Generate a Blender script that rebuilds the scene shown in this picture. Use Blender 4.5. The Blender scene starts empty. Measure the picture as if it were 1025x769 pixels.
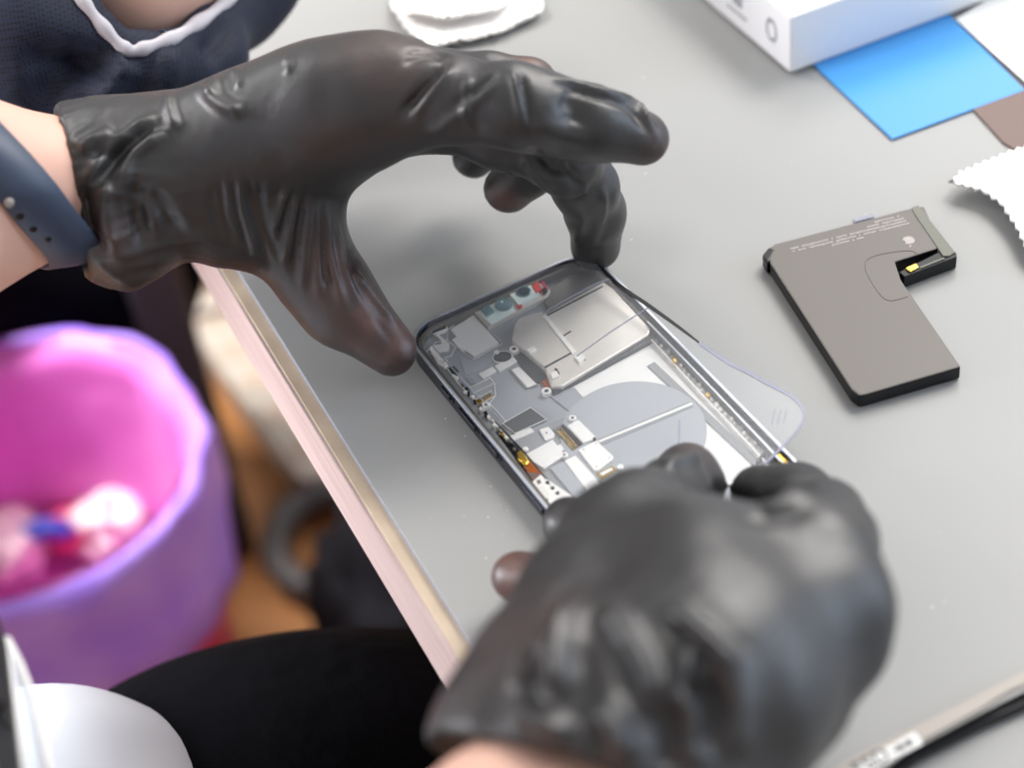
import bpy, bmesh, math, random
import numpy as np
from mathutils import Vector, noise
from mathutils.bvhtree import BVHTree
random.seed(7)
S = bpy.context.scene
COL = S.collection
T = 0.74                                    # height of the desk mat's upper face above the floor
rad = math.radians

# ------------------------------------------------------------------ camera
CX, CY, F = 512.5, 384.5, 2000.0
_p, _r = rad(43.5), rad(-7.5)
_f = np.array([0, math.cos(_p), -math.sin(_p)]); _x = np.array([1., 0, 0]); _u = np.cross(_x, _f)
RT = _x*math.cos(_r) + _u*math.sin(_r); UP = -_x*math.sin(_r) + _u*math.cos(_r); FW = _f
CAM = np.array([-0.02709, -0.45789, 0.44632 + T])
def ray(px, py): return RT*(px-CX)/F - UP*(py-CY)/F + FW
def W(px, py, h):
    """the place in the room, h metres above the mat, that the photograph shows at a pixel"""
    d = ray(px, py); t = (h + T - CAM[2])/d[2]
    return Vector(CAM + d*t)
cam_d = bpy.data.cameras.new('camera'); cam = bpy.data.objects.new('camera', cam_d); COL.objects.link(cam)
from mathutils import Matrix
M3 = Matrix([[RT[i], UP[i], -FW[i]] for i in range(3)])
cam.matrix_world = Matrix.Translation(Vector(CAM)) @ M3.to_4x4()
cam_d.sensor_width = 36.0; cam_d.lens = F/1025*36.0
cam_d.clip_start = 0.02
cam_d.dof.use_dof = True; cam_d.dof.focus_distance = 0.648; cam_d.dof.aperture_fstop = 6.0
S.camera = cam

# ------------------------------------------------------------------ materials
def mat(name, col, rough=0.5, metal=0.0, spec=0.5, bump=None, var=None, trans=0, alpha=1, sheen=0, coat=0, emit=None):
    m = bpy.data.materials.new(name); m.use_nodes = True
    nt = m.node_tree; b = nt.nodes['Principled BSDF']
    b.inputs['Base Color'].default_value = (*col, 1); b.inputs['Roughness'].default_value = rough
    b.inputs['Metallic'].default_value = metal; b.inputs['Specular IOR Level'].default_value = spec
    b.inputs['Transmission Weight'].default_value = trans; b.inputs['Alpha'].default_value = alpha
    b.inputs['Sheen Weight'].default_value = sheen; b.inputs['Coat Weight'].default_value = coat
    tc = nt.nodes.new('ShaderNodeTexCoord')
    if var:                                # (scale, second colour, contrast)
        n = nt.nodes.new('ShaderNodeTexNoise'); n.inputs['Scale'].default_value = var[0]; n.inputs['Detail'].default_value = 4
        nt.links.new(tc.outputs['Object'], n.inputs['Vector'])
        r = nt.nodes.new('ShaderNodeValToRGB'); r.color_ramp.elements[0].position = 0.5-var[2]; r.color_ramp.elements[1].position = 0.5+var[2]
        r.color_ramp.elements[0].color = (*col, 1); r.color_ramp.elements[1].color = (*var[1], 1)
        nt.links.new(n.outputs['Fac'], r.inputs['Fac']); nt.links.new(r.outputs['Color'], b.inputs['Base Color'])
    if bump:                               # (scale, strength, distance)
        n = nt.nodes.new('ShaderNodeTexNoise'); n.inputs['Scale'].default_value = bump[0]; n.inputs['Detail'].default_value = 5
        nt.links.new(tc.outputs['Object'], n.inputs['Vector'])
        k = nt.nodes.new('ShaderNodeBump'); k.inputs['Strength'].default_value = bump[1]; k.inputs['Distance'].default_value = bump[2]
        nt.links.new(n.outputs['Fac'], k.inputs['Height']); nt.links.new(k.outputs['Normal'], b.inputs['Normal'])
    return m
def srgb(r, g, b):
    f = lambda c: (c/255/12.92) if c/255 <= .04045 else ((c/255+.055)/1.055)**2.4
    return (f(r), f(g), f(b))

M = {}
M['mat'] = mat('grey_mat', srgb(150, 151, 150), 0.36, spec=0.5, bump=(900, .05, .0002), var=(5, srgb(154, 154, 153), .3))
M['mat_edge'] = mat('mat_edge_grey', srgb(120, 126, 145), 0.5)
M['wood_top'] = mat('desk_top_beige', srgb(196, 178, 156), 0.5, var=(60, srgb(176, 158, 138), .2))
M['glove'] = mat('black_nitrile', srgb(50, 48, 48), 0.48, spec=.85, bump=(110, .35, .0014))
def stretch(m):
    nt = m.node_tree; b = nt.nodes['Principled BSDF']; a = nt.nodes.new('ShaderNodeAttribute'); a.attribute_name = 'stretch'
    x = nt.nodes.new('ShaderNodeMix'); x.data_type = 'RGBA'; x.inputs['A'].default_value = (*srgb(34, 33, 35), 1); x.inputs['B'].default_value = (*srgb(116, 74, 62), 1)
    nt.links.new(a.outputs['Fac'], x.inputs['Factor']); nt.links.new(x.outputs['Result'], b.inputs['Base Color'])
stretch(M['glove'])
def thin_spots(o, spots):
    """where the nitrile is stretched thin the skin colour comes through"""
    V = np.array([v.co[:] for v in o.data.vertices]); f = np.zeros(len(V))
    for c, r, k in spots: f = np.maximum(f, k*np.exp(-(np.linalg.norm(V-c, axis=1)/r)**2))
    f *= np.array([.75+.5*noise.noise(Vector(v)*160) for v in V])
    at = o.data.attributes.new('stretch', 'FLOAT', 'POINT'); at.data.foreach_set('value', np.clip(f, 0, 1).astype(np.float32))
M['skin'] = mat('skin', srgb(226, 184, 166), 0.5, spec=0.35, var=(25, srgb(218, 172, 154), .2), bump=(300, .1, .0005))
M['band'] = mat('navy_band', srgb(52, 66, 88), 0.5)
M['shirt'] = mat('white_cotton', srgb(196, 203, 214), 0.85, var=(12, srgb(212, 216, 224), .3))
M['grey_white'] = mat('grey_white_cotton', srgb(186, 182, 188), 0.85)
M['trousers'] = mat('black_cloth', srgb(8, 8, 12), 0.95, spec=.05, bump=(60, .5, .004))
M['bin_plastic'] = mat('red_plastic', srgb(205, 60, 95), 0.4)
M['liner_in'] = mat('magenta_film', srgb(226, 134, 210), 0.45, var=(9, srgb(214, 104, 196), .25), bump=(14, .8, .01))
M['liner_out'] = mat('violet_film', srgb(198, 160, 255), 0.45, var=(14, srgb(158, 112, 252), .2), bump=(18, .8, .01))
M['tissue'] = mat('tissue', srgb(235, 215, 215), 0.9, bump=(40, .6, .004))
M['blue_wrap'] = mat('blue_wrapper', srgb(60, 80, 190), 0.4)
M['pink_wrap'] = mat('red_wrapper', srgb(215, 60, 110), 0.4)
M['floor'] = mat('floor_wood', srgb(176, 118, 62), 0.5, var=(9, srgb(150, 98, 50), .2))
M['frame'] = mat('graphite_metal', srgb(50, 52, 62), 0.28, metal=0.85)
M['rim'] = mat('polished_rim', srgb(222, 226, 236), 0.3, metal=.6)
M['plate'] = mat('mid_plate', srgb(172, 175, 180), 0.42, metal=.1, var=(90, srgb(158, 161, 165), .25))
M['dark_plate'] = mat('dark_plate', srgb(140, 135, 128), 0.38, metal=.4, var=(120, srgb(122, 118, 112), .2))
M['silver'] = mat('brushed_shield', srgb(240, 234, 225), 0.4, metal=.4, var=(70, srgb(228, 222, 214), .3))
M['white_part'] = mat('pale_shield', srgb(250, 247, 242), 0.45, metal=.15)
M['grey_part'] = mat('grey_sticker', srgb(148, 150, 152), 0.5)
M['chip'] = mat('dark_chip', srgb(70, 71, 72), 0.35)
M['coil'] = mat('coil_grey', srgb(172, 175, 179), 0.45)
M['white_sheet'] = mat('white_sheet', srgb(240, 238, 234), 0.5)
M['black'] = mat('black_plastic', srgb(14, 14, 18), 0.3)
M['gold'] = mat('gold', srgb(226, 186, 84), 0.25, metal=.9)
M['amber'] = mat('amber_flex', srgb(170, 86, 24), 0.35)
M['teal'] = mat('lens_teal', srgb(118, 148, 152), 0.12, coat=.6)
M['lens'] = mat('lens_dark', srgb(38, 62, 74), 0.06, coat=1)
M['mint'] = mat('mint_foam', srgb(236, 250, 245), 0.6)
M['red'] = mat('red_dot', srgb(226, 62, 60), 0.5)
M['batt'] = mat('battery_wrap', srgb(112, 107, 103), 0.45, metal=.1, spec=.4, var=(7, srgb(108, 103, 99), .4))
M['batt_side'] = mat('battery_side', srgb(14, 15, 19), 0.4, spec=.4)
M['batt_flap'] = mat('battery_flap', srgb(122, 122, 113), 0.5, spec=.3)
M['print'] = mat('pale_print', srgb(176, 168, 163), 0.5)
M['box'] = mat('white_card', srgb(240, 240, 243), 0.5)
M['ink'] = mat('grey_ink', srgb(150, 152, 160), 0.6)
M['blue'] = mat('blue_card', srgb(70, 150, 218), 0.32, spec=.4)
M['brown'] = mat('brown_card', srgb(118, 98, 92), 0.6)
M['cloth'] = mat('white_wipe', srgb(244, 242, 240), 0.9, bump=(350, .5, .001))
M['steel'] = mat('tweezer_steel', srgb(164, 158, 152), 0.5, metal=.25, spec=.3)
M['dark_steel'] = mat('dark_steel', srgb(40, 40, 44), 0.35, metal=.5)
M['label'] = mat('white_label', srgb(238, 238, 236), 0.5)
M['dark_ink'] = mat('dark_ink', srgb(90, 90, 92), 0.5)
M['cable'] = mat('pale_cable', srgb(180, 170, 158), 0.6)
M['dark_rubber'] = mat('dark_rubber', srgb(70, 66, 66), 0.6)
M['beige'] = mat('beige_board', srgb(176, 158, 142), 0.7)

def wood_edge():
    m = mat('pink_wood_edge', srgb(214, 196, 194), 0.55); nt = m.node_tree; b = nt.nodes['Principled BSDF']
    tc = nt.nodes.new('ShaderNodeTexCoord'); mp = nt.nodes.new('ShaderNodeMapping'); mp.inputs['Scale'].default_value = (3, 3, 160)
    n = nt.nodes.new('ShaderNodeTexNoise'); n.inputs['Scale'].default_value = 5; n.inputs['Detail'].default_value = 6
    r = nt.nodes.new('ShaderNodeValToRGB'); r.color_ramp.elements[0].color = (*srgb(164, 142, 140), 1); r.color_ramp.elements[1].color = (*srgb(186, 168, 164), 1)
    r.color_ramp.elements[0].position = .35; r.color_ramp.elements[1].position = .6
    nt.links.new(tc.outputs['Object'], mp.inputs['Vector']); nt.links.new(mp.outputs['Vector'], n.inputs['Vector'])
    nt.links.new(n.outputs['Fac'], r.inputs['Fac']); nt.links.new(r.outputs['Color'], b.inputs['Base Color'])
    return m
M['wood_edge'] = wood_edge()
def jersey():
    m = mat('navy_mesh', srgb(30, 38, 62), 0.7, spec=.3); nt = m.node_tree; b = nt.nodes['Principled BSDF']
    tc = nt.nodes.new('ShaderNodeTexCoord'); v = nt.nodes.new('ShaderNodeTexVoronoi'); v.inputs['Scale'].default_value = 760; v.inputs['Randomness'].default_value = .15
    r = nt.nodes.new('ShaderNodeValToRGB'); r.color_ramp.elements[0].color = (*srgb(12, 14, 22), 1); r.color_ramp.elements[1].color = (*srgb(28, 34, 54), 1)
    r.color_ramp.elements[0].position = .25; r.color_ramp.elements[1].position = .5
    nt.links.new(tc.outputs['Object'], v.inputs['Vector']); nt.links.new(v.outputs['Distance'], r.inputs['Fac']); nt.links.new(r.outputs['Color'], b.inputs['Base Color'])
    return m
M['jersey'] = jersey()
def film_mat(name, tint, haze, hazecol):
    m = bpy.data.materials.new(name); m.use_nodes = True; nt = m.node_tree; nt.nodes.clear()
    o = nt.nodes.new('ShaderNodeOutputMaterial'); t = nt.nodes.new('ShaderNodeBsdfTransparent'); t.inputs['Color'].default_value = (*tint, 1)
    g = nt.nodes.new('ShaderNodeBsdfGlossy'); g.inputs['Roughness'].default_value = .2
    d = nt.nodes.new('ShaderNodeBsdfDiffuse'); d.inputs['Color'].default_value = (*hazecol, 1)
    lw = nt.nodes.new('ShaderNodeLayerWeight'); lw.inputs['Blend'].default_value = .5
    pw = nt.nodes.new('ShaderNodeMath'); pw.operation = 'POWER'; pw.inputs[1].default_value = 4; nt.links.new(lw.outputs['Facing'], pw.inputs[0])
    fr = nt.nodes.new('ShaderNodeMath'); fr.operation = 'MULTIPLY_ADD'; fr.inputs[1].default_value = .7; fr.inputs[2].default_value = .025; nt.links.new(pw.outputs[0], fr.inputs[0])
    m1 = nt.nodes.new('ShaderNodeMixShader'); m1.inputs[0].default_value = haze
    m2 = nt.nodes.new('ShaderNodeMixShader')
    nt.links.new(t.outputs[0], m1.inputs[1]); nt.links.new(d.outputs[0], m1.inputs[2])
    nt.links.new(fr.outputs[0], m2.inputs[0]); nt.links.new(m1.outputs[0], m2.inputs[1]); nt.links.new(g.outputs[0], m2.inputs[2])
    nt.links.new(m2.outputs[0], o.inputs['Surface'])
    return m
M['film'] = film_mat('clear_film', (.98, .985, .99), .06, (.85, .87, .92))
M['film_edge'] = film_mat('film_edge', (.72, .73, .80), .45, (.5, .51, .6))
M['acrylic'] = film_mat('clear_acrylic', (.85, .88, .9), .35, (.7, .74, .78))

# ------------------------------------------------------------------ object helpers
def link(o, parent=None):
    COL.objects.link(o)
    if parent is not None: o.parent = parent; o.matrix_parent_inverse = Matrix.Translation(-parent.location) if parent.type == 'EMPTY' else parent.matrix_basis.inverted()
    return o
def tag(o, label=None, cat=None, group=None, kind=None):
    if label: o['label'] = label
    if cat: o['category'] = cat
    if group: o['group'] = group
    if kind: o['kind'] = kind
    return o
def thing(name, loc, label, cat, group=None):
    o = bpy.data.objects.new(name, None); o.location = loc; o.empty_display_size = .01; COL.objects.link(o)
    return tag(o, label, cat, group)
def mesh_obj(name, bm, m, parent=None, smooth=False):
    me = bpy.data.meshes.new(name); bm.normal_update(); bm.to_mesh(me); bm.free()
    for mm in (m if isinstance(m, (list, tuple)) else [m]): me.materials.append(mm)
    if smooth:
        for p in me.polygons: p.use_smooth = True
    return link(bpy.data.objects.new(name, me), parent)
def add_prism(bm, pts, z0, z1, mi=0, side_mi=None):
    """pts: xy outline, any winding; closed solid between z0 and z1 (numbers or per-point lists)"""
    n = len(pts)
    area = sum(pts[i][0]*pts[(i+1) % n][1]-pts[(i+1) % n][0]*pts[i][1] for i in range(n))
    if area < 0: pts = pts[::-1]
    zz0 = z0 if isinstance(z0, list) else [z0]*n; zz1 = z1 if isinstance(z1, list) else [z1]*n
    lo = [bm.verts.new((p[0], p[1], zz0[i])) for i, p in enumerate(pts)]
    hi = [bm.verts.new((p[0], p[1], zz1[i])) for i, p in enumerate(pts)]
    f = bm.faces.new(hi); f.material_index = mi
    g = bm.faces.new(lo[::-1]); g.material_index = mi if side_mi is None else side_mi
    for i in range(n):
        q = bm.faces.new((lo[i], lo[(i+1) % n], hi[(i+1) % n], hi[i])); q.material_index = mi if side_mi is None else side_mi
    return hi
def bevel(o, w=.0003, seg=2):
    b = o.modifiers.new('bevel', 'BEVEL'); b.width = w; b.segments = seg; b.limit_method = 'ANGLE'; b.angle_limit = rad(40); return o
def px_prism(name, pts, h0, h1, m, parent=None, bev=.0002, side=None):
    """prism whose top outline is seen at these pixels when it lies h1 above the mat"""
    xy = [tuple(W(x, y, h1)[:2]) for x, y in pts]
    bm = bmesh.new(); add_prism(bm, xy, T+h0, T+h1, 0, None if side is None else 1)
    o = mesh_obj(name, bm, m if side is None else [m, side], parent)
    if bev: bevel(o, bev)
    return o
def rrect(cx, cy, w, h, r, ang=0, n=8):
    out = []
    for sx, sy, a0 in ((1, 1, 0), (-1, 1, 90), (-1, -1, 180), (1, -1, 270)):
        for k in range(n+1):
            a = rad(a0 + 90*k/n); x = sx*(w/2-r)+r*math.cos(a); y = sy*(h/2-r)+r*math.sin(a)
            out.append((cx+x*math.cos(ang)-y*math.sin(ang), cy+x*math.sin(ang)+y*math.cos(ang)))
    return out
def add_tube(bm, pts, r, n=8, mi=0, closed=False):
    pts = [Vector(p) for p in pts]; rings = []; N = len(pts)
    rs = r if isinstance(r, list) else [r]*N
    prev = None
    for i, p in enumerate(pts):
        if closed: t = (pts[(i+1) % N]-pts[i-1]).normalized()
        else: t = (pts[min(i+1, N-1)]-pts[max(i-1, 0)]).normalized()
        a = prev if prev is not None else (Vector((0, 0, 1)) if abs(t.z) < .9 else Vector((1, 0, 0)))
        s = t.cross(a).normalized(); q = s.cross(t).normalized(); prev = q
        rings.append([bm.verts.new(p+(s*math.cos(2*math.pi*k/n)+q*math.sin(2*math.pi*k/n))*rs[i]) for k in range(n)])
    for i in range(N if closed else N-1):
        A, B = rings[i], rings[(i+1) % N]
        for k in range(n):
            bm.faces.new((A[k], A[(k+1) % n], B[(k+1) % n], B[k])).material_index = mi
    if not closed:
        bm.faces.new(rings[0][::-1]).material_index = mi; bm.faces.new(rings[-1]).material_index = mi
def spline(pts, n=8):
    """Catmull-Rom through the points"""
    P = [np.array(p, float) for p in pts]; P = [2*P[0]-P[1]]+P+[2*P[-1]-P[-2]]; out = []
    for i in range(1, len(P)-2):
        for k in range(n):
            t = k/n
            out.append(.5*((2*P[i])+(-P[i-1]+P[i+1])*t+(2*P[i-1]-5*P[i]+4*P[i+1]-P[i+2])*t*t+(-P[i-1]+3*P[i]-3*P[i+1]+P[i+2])*t**3))
    out.append(P[-2]); return out

# ------------------------------------------------------------------ smooth bodies: distance field -> one continuous mesh
def cone_sd(P, a, ra, b, rb):
    ab = b-a; L = float(ab@ab)+1e-12
    t = np.clip(((P[0]-a[0])*ab[0]+(P[1]-a[1])*ab[1]+(P[2]-a[2])*ab[2])/L, 0, 1)
    return np.sqrt((P[0]-a[0]-t*ab[0])**2+(P[1]-a[1]-t*ab[1])**2+(P[2]-a[2]-t*ab[2])**2)-(ra+(rb-ra)*t)
def smin(a, b, k):
    h = np.maximum(k-np.abs(a-b), 0)/k
    return np.minimum(a, b)-h*h*k*.25
def field(groups, lo, hi, vs, kjoin):
    """groups: list of (k, [(a, ra, b, rb)...]); the first is the trunk that every other one joins; ones after it stay apart from each other"""
    n = [int(math.ceil((hi[i]-lo[i])/vs))+1 for i in range(3)]
    ax = [np.arange(n[i], dtype=np.float32)*vs+lo[i] for i in range(3)]
    D = None
    def chain(k, caps):
        d = None
        for a, ra, b, rb in caps:
            full = np.full(n, 1.0, np.float32); R = max(ra, rb)+vs*6+max(k, kjoin)
            sl = []
            for i in range(3):
                l = min(a[i], b[i])-R; h_ = max(a[i], b[i])+R
                i0 = int(np.clip((l-lo[i])/vs, 0, n[i]-1)); i1 = int(np.clip((h_-lo[i])/vs+1, i0+1, n[i]))
                sl.append(slice(i0, i1))
            P = (ax[0][sl[0]][:, None, None], ax[1][sl[1]][None, :, None], ax[2][sl[2]][None, None, :])
            full[tuple(sl)] = cone_sd(P, np.asarray(a, np.float32), ra, np.asarray(b, np.float32), rb)
            d = full if d is None else smin(d, full, k)
        return d
    trunk = chain(*groups[0]); D = trunk.copy()
    for k, caps in groups[1:]:
        D = np.minimum(D, smin(trunk, chain(k, caps), kjoin))
    return D, ax
def surface(D, lo, vs):
    """naive surface nets"""
    s = D < 0
    n = D.shape
    c = np.zeros([m-1 for m in n], np.int8)
    for i in (0, 1):
        for j in (0, 1):
            for k in (0, 1): c += s[i:n[0]-1+i, j:n[1]-1+j, k:n[2]-1+k]
    act = (c > 0) & (c < 8); idx = -np.ones(c.shape, np.int64); cells = np.argwhere(act); idx[act] = np.arange(len(cells))
    acc = np.zeros((len(cells), 3)); cnt = np.zeros(len(cells))
    corners = [(i, j, k) for i in (0, 1) for j in (0, 1) for k in (0, 1)]
    for a in corners:
        for b in corners:
            if sum(b)-sum(a) == 1 and all(b[q] >= a[q] for q in range(3)):
                da = D[cells[:, 0]+a[0], cells[:, 1]+a[1], cells[:, 2]+a[2]]; db = D[cells[:, 0]+b[0], cells[:, 1]+b[1], cells[:, 2]+b[2]]
                x = (da < 0) != (db < 0); t = np.where(x, da/np.where(x, da-db, 1), 0)
                pt = np.array(a)[None]+(np.array(b)-np.array(a))[None]*t[:, None]
                acc[x] += pt[x]; cnt[x] += 1
    V = (cells+acc/cnt[:, None])*vs+np.array(lo)[None]
    Fs = []
    for ax_ in range(3):
        o1, o2 = [(1, 2), (2, 0), (0, 1)][ax_]
        a = [slice(None)]*3; b = [slice(None)]*3; a[ax_] = slice(0, -1); b[ax_] = slice(1, None)
        cr = s[tuple(a)] != s[tuple(b)]; e = np.argwhere(cr)
        e = e[(e[:, o1] > 0) & (e[:, o2] > 0) & (e[:, o1] < n[o1]-1) & (e[:, o2] < n[o2]-1)]
        ins = s[e[:, 0], e[:, 1], e[:, 2]]
        def g(d1, d2):
            q = e.copy(); q[:, o1] -= d1; q[:, o2] -= d2; return idx[q[:, 0], q[:, 1], q[:, 2]]
        quad = np.stack([g(1, 1), g(0, 1), g(0, 0), g(1, 0)], 1)
        quad[~ins] = quad[~ins][:, ::-1]; Fs.append(quad)
    return V, np.concatenate(Fs)
def vnormals(V, Q):
    nn = np.cross(V[Q[:, 2]]-V[Q[:, 0]], V[Q[:, 3]]-V[Q[:, 1]]); N = np.zeros_like(V)
    for i in range(4): np.add.at(N, Q[:, i], nn)
    return N/np.maximum(np.linalg.norm(N, axis=1), 1e-12)[:, None]
def crease(V, N, bvh, poly, amp, wid, tap=True, reach=None):
    """raise (amp > 0) or press in (amp < 0) a fold along a line drawn on the surface"""
    pts = []
    for q in spline([(x, y) for x, y in poly], 6):
        d = Vector(ray(q[0], q[1])).normalized(); hit = bvh.ray_cast(Vector(CAM), d)
        if hit[0] is not None: pts.append(np.array(hit[0]))
    if len(pts) < 2: return np.zeros(len(V))
    best = np.full(len(V), 1e9); tt = np.zeros(len(V)); n = len(pts)-1
    lo = np.min(pts, axis=0)-wid*3; hi = np.max(pts, axis=0)+wid*3
    sel = np.where(np.all((V > lo) & (V < hi), axis=1))[0]; Vs = V[sel]; bs = best[sel]; ts = tt[sel]
    for i in range(n):
        a, b = pts[i], pts[i+1]
        if np.linalg.norm(b-a) > .012: continue
        ab = b-a; t = np.clip(((Vs-a)@ab)/(ab@ab+1e-15), 0, 1); d = np.linalg.norm(Vs-a-t[:, None]*ab, axis=1)
        m = d < bs; bs[m] = d[m]; ts[m] = (i+t[m])/n
    best[sel] = bs; tt[sel] = ts
    k = amp*np.exp(-(best/wid)**2)
    if tap: k *= np.clip(np.sin(np.pi*np.clip(tt, .02, .98))*1.6, 0, 1)
    return k
def body_mesh(name, groups, m, parent, vs, kjoin, creases=(), post=None, carve=None, smooth_it=1, margin=.012, thin=None):
    caps = [c for g in groups for c in g[1]]
    P = np.array([np.array(c[0]) for c in caps]+[np.array(c[2]) for c in caps]); R = max(max(c[1], c[3]) for c in caps)+margin
    lo = P.min(0)-R; hi = P.max(0)+R
    D, ax = field(groups, lo, hi, vs, kjoin)
    if carve is not None:
        D = carve(D, ax)
    V, Q = surface(D, lo, vs); del D
    for _ in range(smooth_it):                                  # a touch of relaxation
        A = np.zeros_like(V); c = np.zeros(len(V))
        for i in range(4):
            j = (i+1) % 4
            np.add.at(A, Q[:, i], V[Q[:, j]]); np.add.at(c, Q[:, i], 1); np.add.at(A, Q[:, j], V[Q[:, i]]); np.add.at(c, Q[:, j], 1)
        V = V*.5+A/c[:, None]*.5
    if creases or post:
        N = vnormals(V, Q); disp = np.zeros(len(V))
        if creases:
            bvh = BVHTree.FromPolygons([tuple(v) for v in V], [tuple(int(x) for x in q) for q in Q])
            for cr in creases: disp += crease(V, N, bvh, cr[0], cr[1]*1.3, cr[2])
        if post: disp += post(V, N)
        V = V+N*disp[:, None]
    me = bpy.data.meshes.new(name); me.from_pydata(V.tolist(), [], Q.tolist()); me.materials.append(m)
    me.polygons.foreach_set('use_smooth', [True]*len(me.polygons)); me.update()
    return link(bpy.data.objects.new(name, me), parent)
def J(px, py, h): return np.array(W(px, py, h/1000.))
def chain(pts):
    """pts: (px, py, height mm, radius mm)"""
    q = [(J(a, b, c), r/1000.) for a, b, c, r in pts]
    return [(q[i][0], q[i][1], q[i+1][0], q[i+1][1]) for i in range(len(q)-1)]
# ------------------------------------------------------------------ floor
bm = bmesh.new(); bmesh.ops.create_grid(bm, x_segments=1, y_segments=1, size=2.5)
fl = mesh_obj('floor', bm, M['floor']); tag(fl, kind='structure')

# ------------------------------------------------------------------ desk, mat
e0 = W(200, 240, 0); e1 = W(475, 690, 0)                       # a line on the mat's left border, lower in the frame
ed = Vector(((e1-e0).x, (e1-e0).y, 0)).normalized(); en = Vector((-ed.y, ed.x, 0))
if en.x < 0: en = -en                                         # points onto the desk
# the mat's border and the board's border are parallel lines; m0/b0 lie on them
m0 = W(225, 250, 0)
b0 = W(208, 250, -.002)
def along(p, s, n=0, z=0): return Vector((p.x, p.y, 0))+ed*s+en*n+Vector((0, 0, z))
desk = thing('desk', along(b0, 0, .3, 0), 'desk with a pale pinkish wooden edge under the grey mat', 'desk')
bm = bmesh.new(); q = [along(b0, -.62), along(b0, .55), along(b0, .55, .80), along(b0, -.62, .80)]
add_prism(bm, [tuple(v[:2]) for v in q], T-.032, T-.002)
o = mesh_obj('desktop', bm, M['wood_top'], desk); bevel(o, .0006)
bm = bmesh.new(); q = [along(b0, -.62, -.0008), along(b0, .55, -.0008), along(b0, .55, 0), along(b0, -.62, 0)]
add_prism(bm, [tuple(v[:2]) for v in q], T-.0325, T-.0022)
o = mesh_obj('edge_band', bm, M['wood_edge'], desk)
for s, n in ((-.56, .06), (.48, .06), (.48, .72), (-.56, .72)):
    c = along(b0, s, n); bm = bmesh.new(); add_prism(bm, rrect(c.x, c.y, .04, .04, .005, math.atan2(ed.y, ed.x), 3), 0, T-.032)
    mesh_obj('leg', bm, M['dark_rubber'], desk)
bm = bmesh.new(); q = [along(m0, -.60), along(m0, .54), along(m0, .54, .76), along(m0, -.60, .76)]
add_prism(bm, [tuple(v[:2]) for v in q], T-.002, T, 0, 1)
deskmat = mesh_obj('desk_mat', bm, [M['mat'], M['mat_edge']]); bevel(deskmat, .0004)
tag(deskmat, 'smooth grey work mat covering the desk under the phone and gloved hands', 'desk mat')
# pale dust specks on the mat
bm = bmesh.new()
for k in range(46):
    x = random.uniform(430, 1020); y = random.uniform(60, 740)
    if k < 20: x = random.uniform(425, 520); y = random.uniform(380, 560)
    p = W(x, y, 0); r = random.uniform(.0001, .00032)
    m_ = bmesh.ops.create_icosphere(bm, subdivisions=1, radius=r)
    for v in m_['verts']: v.co = Vector((v.co.x, v.co.y, v.co.z*.4))+p
dust = mesh_obj('dust', bm, M['white_sheet']); tag(dust, 'scattered pale dust specks on the grey mat', 'dust', kind='stuff')

# ------------------------------------------------------------------ phone
PA = rad(24.2); U = Vector((math.cos(PA), math.sin(PA), 0)); Vd = Vector((math.sin(PA), -math.cos(PA), 0))
TL = W(401, 331, .008); TL = Vector((TL.x, TL.y, 0)); PW, PH = .0725, .1467
pc = TL+U*PW/2+Vd*PH/2
phone = thing('opened_phone', Vector((pc.x, pc.y, T)), 'opened dark smartphone showing its circuit boards, lying between the two gloved hands', 'phone')
def ring(name, w, h, r, w2, h2, r2, z0, z1, m, parent):
    A = rrect(pc.x, pc.y, w, h, r, PA); B = rrect(pc.x, pc.y, w2, h2, r2, PA); n = len(A); bm = bmesh.new()
    v = [[bm.verts.new((*p, z)) for p in L] for L, z in ((A, T+z0), (A, T+z1), (B, T+z1), (B, T+z0))]
    for k in range(4):
        a, b = v[k], v[(k+1) % 4]
        for i in range(n): bm.faces.new((a[i], a[(i+1) % n], b[(i+1) % n], b[i]))
    o = mesh_obj(name, bm, m, parent, False); return o
fr = ring('frame', PW, PH, .0115, PW-.0030, PH-.0030, .0101, .0002, .0074, M['frame'], phone); bevel(fr, .0007, 3)
ring('rim', PW-.0003, PH-.0003, .0113, PW-.0019, PH-.0019, .0106, .0070, .0079, M['rim'], phone)
ring('inner_ledge', PW-.0032, PH-.0032, .0100, PW-.0056, PH-.0056, .0088, .0008, .0058, M['dark_plate'], phone)
bm = bmesh.new(); add_prism(bm, rrect(pc.x, pc.y, PW-.0031, PH-.0031, .0100, PA), T+.0004, T+.0028)
mesh_obj('mid_plate', bm, M['plate'], phone)
def C3(name, pts, h0, h1, m, bev=.00012, parent=phone): return px_prism(name, pts, h0/1000, h1/1000, M[m], parent, bev)
def local_rect(u, v, w, h, ang=0):
    c = TL+U*u+Vd*v; return rrect(c.x, c.y, w, h, min(w, h)*.15, PA+ang, 3)
def sidebar(name, pa, pb, h, m):                              # button on the long left side
    a = W(*pa, h); b = W(*pb, h); sa = (a-TL).dot(Vd); sb = (b-TL).dot(Vd)
    c = TL+Vd*(sa+sb)/2-U*.0001; bm = bmesh.new()
    add_prism(bm, rrect(c.x, c.y, .0011, abs(sb-sa), .0005, PA, 3), T+h-.0010, T+h+.0010)
    return bevel(mesh_obj(name, bm, M[m], phone), .0003)
sidebar('mute_switch', (441, 389), (449, 400), .0046, 'frame'); sidebar('volume_button', (459, 410), (475, 431), .0046, 'frame')
sidebar('volume_button', (482, 437), (498, 458), .0046, 'frame'); sidebar('card_tray', (526, 487), (546, 512), .0046, 'frame')
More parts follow.
